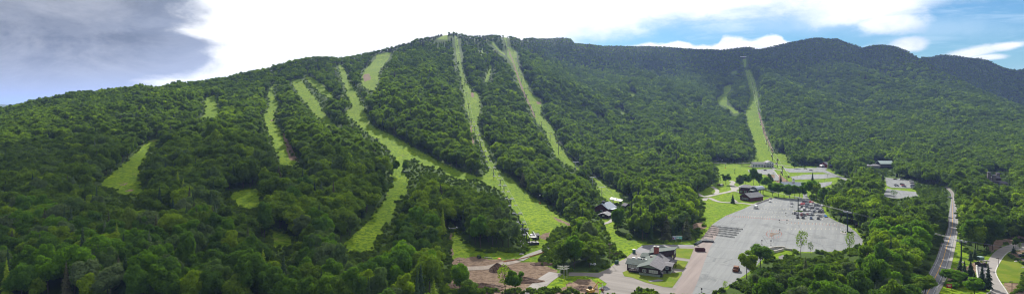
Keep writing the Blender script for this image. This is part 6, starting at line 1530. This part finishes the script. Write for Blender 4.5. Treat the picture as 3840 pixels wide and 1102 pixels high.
    col = mixc(nt, pf, col, mixc(nt, smooth(nt, nf, .35, .65), c(.75, .80, .88), c(1.1, 1.1, 1.1)))
    col = mixc(nt, mth(nt, 'MULTIPLY', small, .9), col, mixc(nt, smooth(nt, nf, .3, .6), c(.62, .70, .82), c(1.0, 1.0, 1.0)))
    col = mixc(nt, ov, col, mixc(nt, smooth(nt, nw, .3, .7), c(.90, .92, .95), c(1.05, 1.04, 1.0)))
    nc = noise(nt, v, 4.6, 8, .66, .7)
    stc = mixc(nt, smooth(nt, nc, .36, .66), c(.14, .165, .205), c(.34, .36, .40))
    stc = mixc(nt, mth(nt, 'MULTIPLY', smooth(nt, nf, .42, .62), .35), stc, c(.37, .40, .47))
    stc = mixc(nt, mth(nt, 'MULTIPLY', smooth(nt, el, .10, .0), .8), stc, c(.44, .47, .54))
    stc = mixc(nt, mth(nt, 'MULTIPLY', smooth(nt, mth(nt, 'ADD', mth(nt, 'SUBTRACT', edge, az), wob), .16, .0), .45), stc, c(.36, .42, .55))
    col = mixc(nt, storm, col, stc)
    # overhead and behind: broken cloud, never seen, only its light
    L(nt, col, bg.inputs['Color']); bg.inputs['Strength'].default_value = .075
    # below the horizon the dome is dark forest
SKYV = .62
world()
sl = bpy.data.lights.new('sun', 'SUN'); so = bpy.data.objects.new('sun', sl); COL.objects.link(so)
sl.energy = 5.0; sl.angle = R(.5); sl.color = (1, .955, .87)
from mathutils import Vector
def far_hills():
    V, Fc = [], []; us = np.arange(-900, 400, 20); 
    for i, u in enumerate(us):
        D = 5200; top = HC + (400 - (391 + 5*math.sin(u/60) + max(0, (u-60))*.25)) / F * D
        for d, z in ((4700, -40), (5000, top * .55), (5200, top), (5500, top * .6), (6200, -40)): V.append(((u - CX) / F * d, d, z))
    for i in range(len(us) - 1): Fc += [(i*5+k, (i+1)*5+k, (i+1)*5+k+1, i*5+k+1) for k in range(4)]
    tag(mesh_obj('hills', V, Fc, paint('far_woods', (.05, .085, .04), .95, scale=.02), None, True), kind='structure')
far_hills()
dirv = Vector((math.sin(SUN_AZ) * math.cos(SUN_EL), math.cos(SUN_AZ) * math.cos(SUN_EL), math.sin(SUN_EL)))
so.rotation_euler = dirv.to_track_quat('Z', 'Y').to_euler()

def air():
    zmin = float(ZG.min()) - 1; m = MB().box(-42000, 42000, -600, 27000, zmin, 420); o = m.build('haze', (lambda: bpy.data.materials.new('air'))()); mt = o.data.materials[0]; mt.use_nodes = True; nt = mt.node_tree; nt.nodes.clear()
    out = nt.nodes.new('ShaderNodeOutputMaterial'); v = nt.nodes.new('ShaderNodeVolumePrincipled'); v.inputs['Color'].default_value = (.34, .50, 1, 1); v.inputs['Density'].default_value = .00005; v.inputs['Anisotropy'].default_value = .35
    L(nt, v.outputs[0], out.inputs['Volume']); tag(o, 'thin blue summer haze filling the valley air', 'haze', kind='stuff'); return o
def cloud(name, label, x0, x1, y0, y1, z, th, dens, seed):
    rr = np.random.default_rng(seed); iv, ifc = ico(4); q = np.sign(iv[:, :2]) * np.abs(iv[:, :2]) ** .8
    n3 = vnoise(iv[:, 0] * 300 + 900, iv[:, 1] * 300 + 900, 60, seed) + .5 * vnoise(iv[:, 0] * 300, iv[:, 1] * 300, 22, seed + 1)
    V = np.column_stack([(x0 + x1) / 2 + iv[:, 0] * (x1 - x0) / 2 * (1 + n3 * .5), (y0 + y1) / 2 + iv[:, 1] * (y1 - y0) / 2 * (1 + n3 * .4), z + iv[:, 2] * th / 2 * (1 + n3 * .6)])
    m = bpy.data.materials.new(name); m.use_nodes = True; nt = m.node_tree; nt.nodes.clear(); out = nt.nodes.new('ShaderNodeOutputMaterial'); v = nt.nodes.new('ShaderNodeVolumePrincipled')
    v.inputs['Color'].default_value = (.93, .94, .96, 1); v.inputs['Density'].default_value = dens; L(nt, v.outputs[0], out.inputs['Volume'])
    o = mesh_obj(name, V, ifc, m, None, True); return tag(o, label, 'cloud', None, 'stuff')
cloud('cloud', 'added unseen cloud dimming the left foreground', -900, -95, 1600, 2020, 1000, 160, .0075, 3)  # cloud added out of view, only to darken the left foreground
cloud('cloud', 'long cloud shading the upper bowl', 40, 2600, 3400, 5100, 1300, 240, .012, 5)
HAZE = True
if HAZE: air()
sc.cycles.volume_bounces = 0; sc.cycles.max_bounces = 6; sc.cycles.diffuse_bounces = 2; sc.cycles.transmission_bounces = 3; sc.cycles.glossy_bounces = 2
sc.cycles.pixel_filter_type = 'BLACKMAN_HARRIS'; sc.cycles.filter_width = 1.15
sc.cycles.use_denoising = True; sc.cycles.denoiser = 'OPENIMAGEDENOISE'; sc.cycles.denoising_prefilter = 'ACCURATE'
sc.view_settings.view_transform = 'Standard'; sc.view_settings.look = 'None'; sc.view_settings.gamma = 1; sc.view_settings.exposure = 0.74
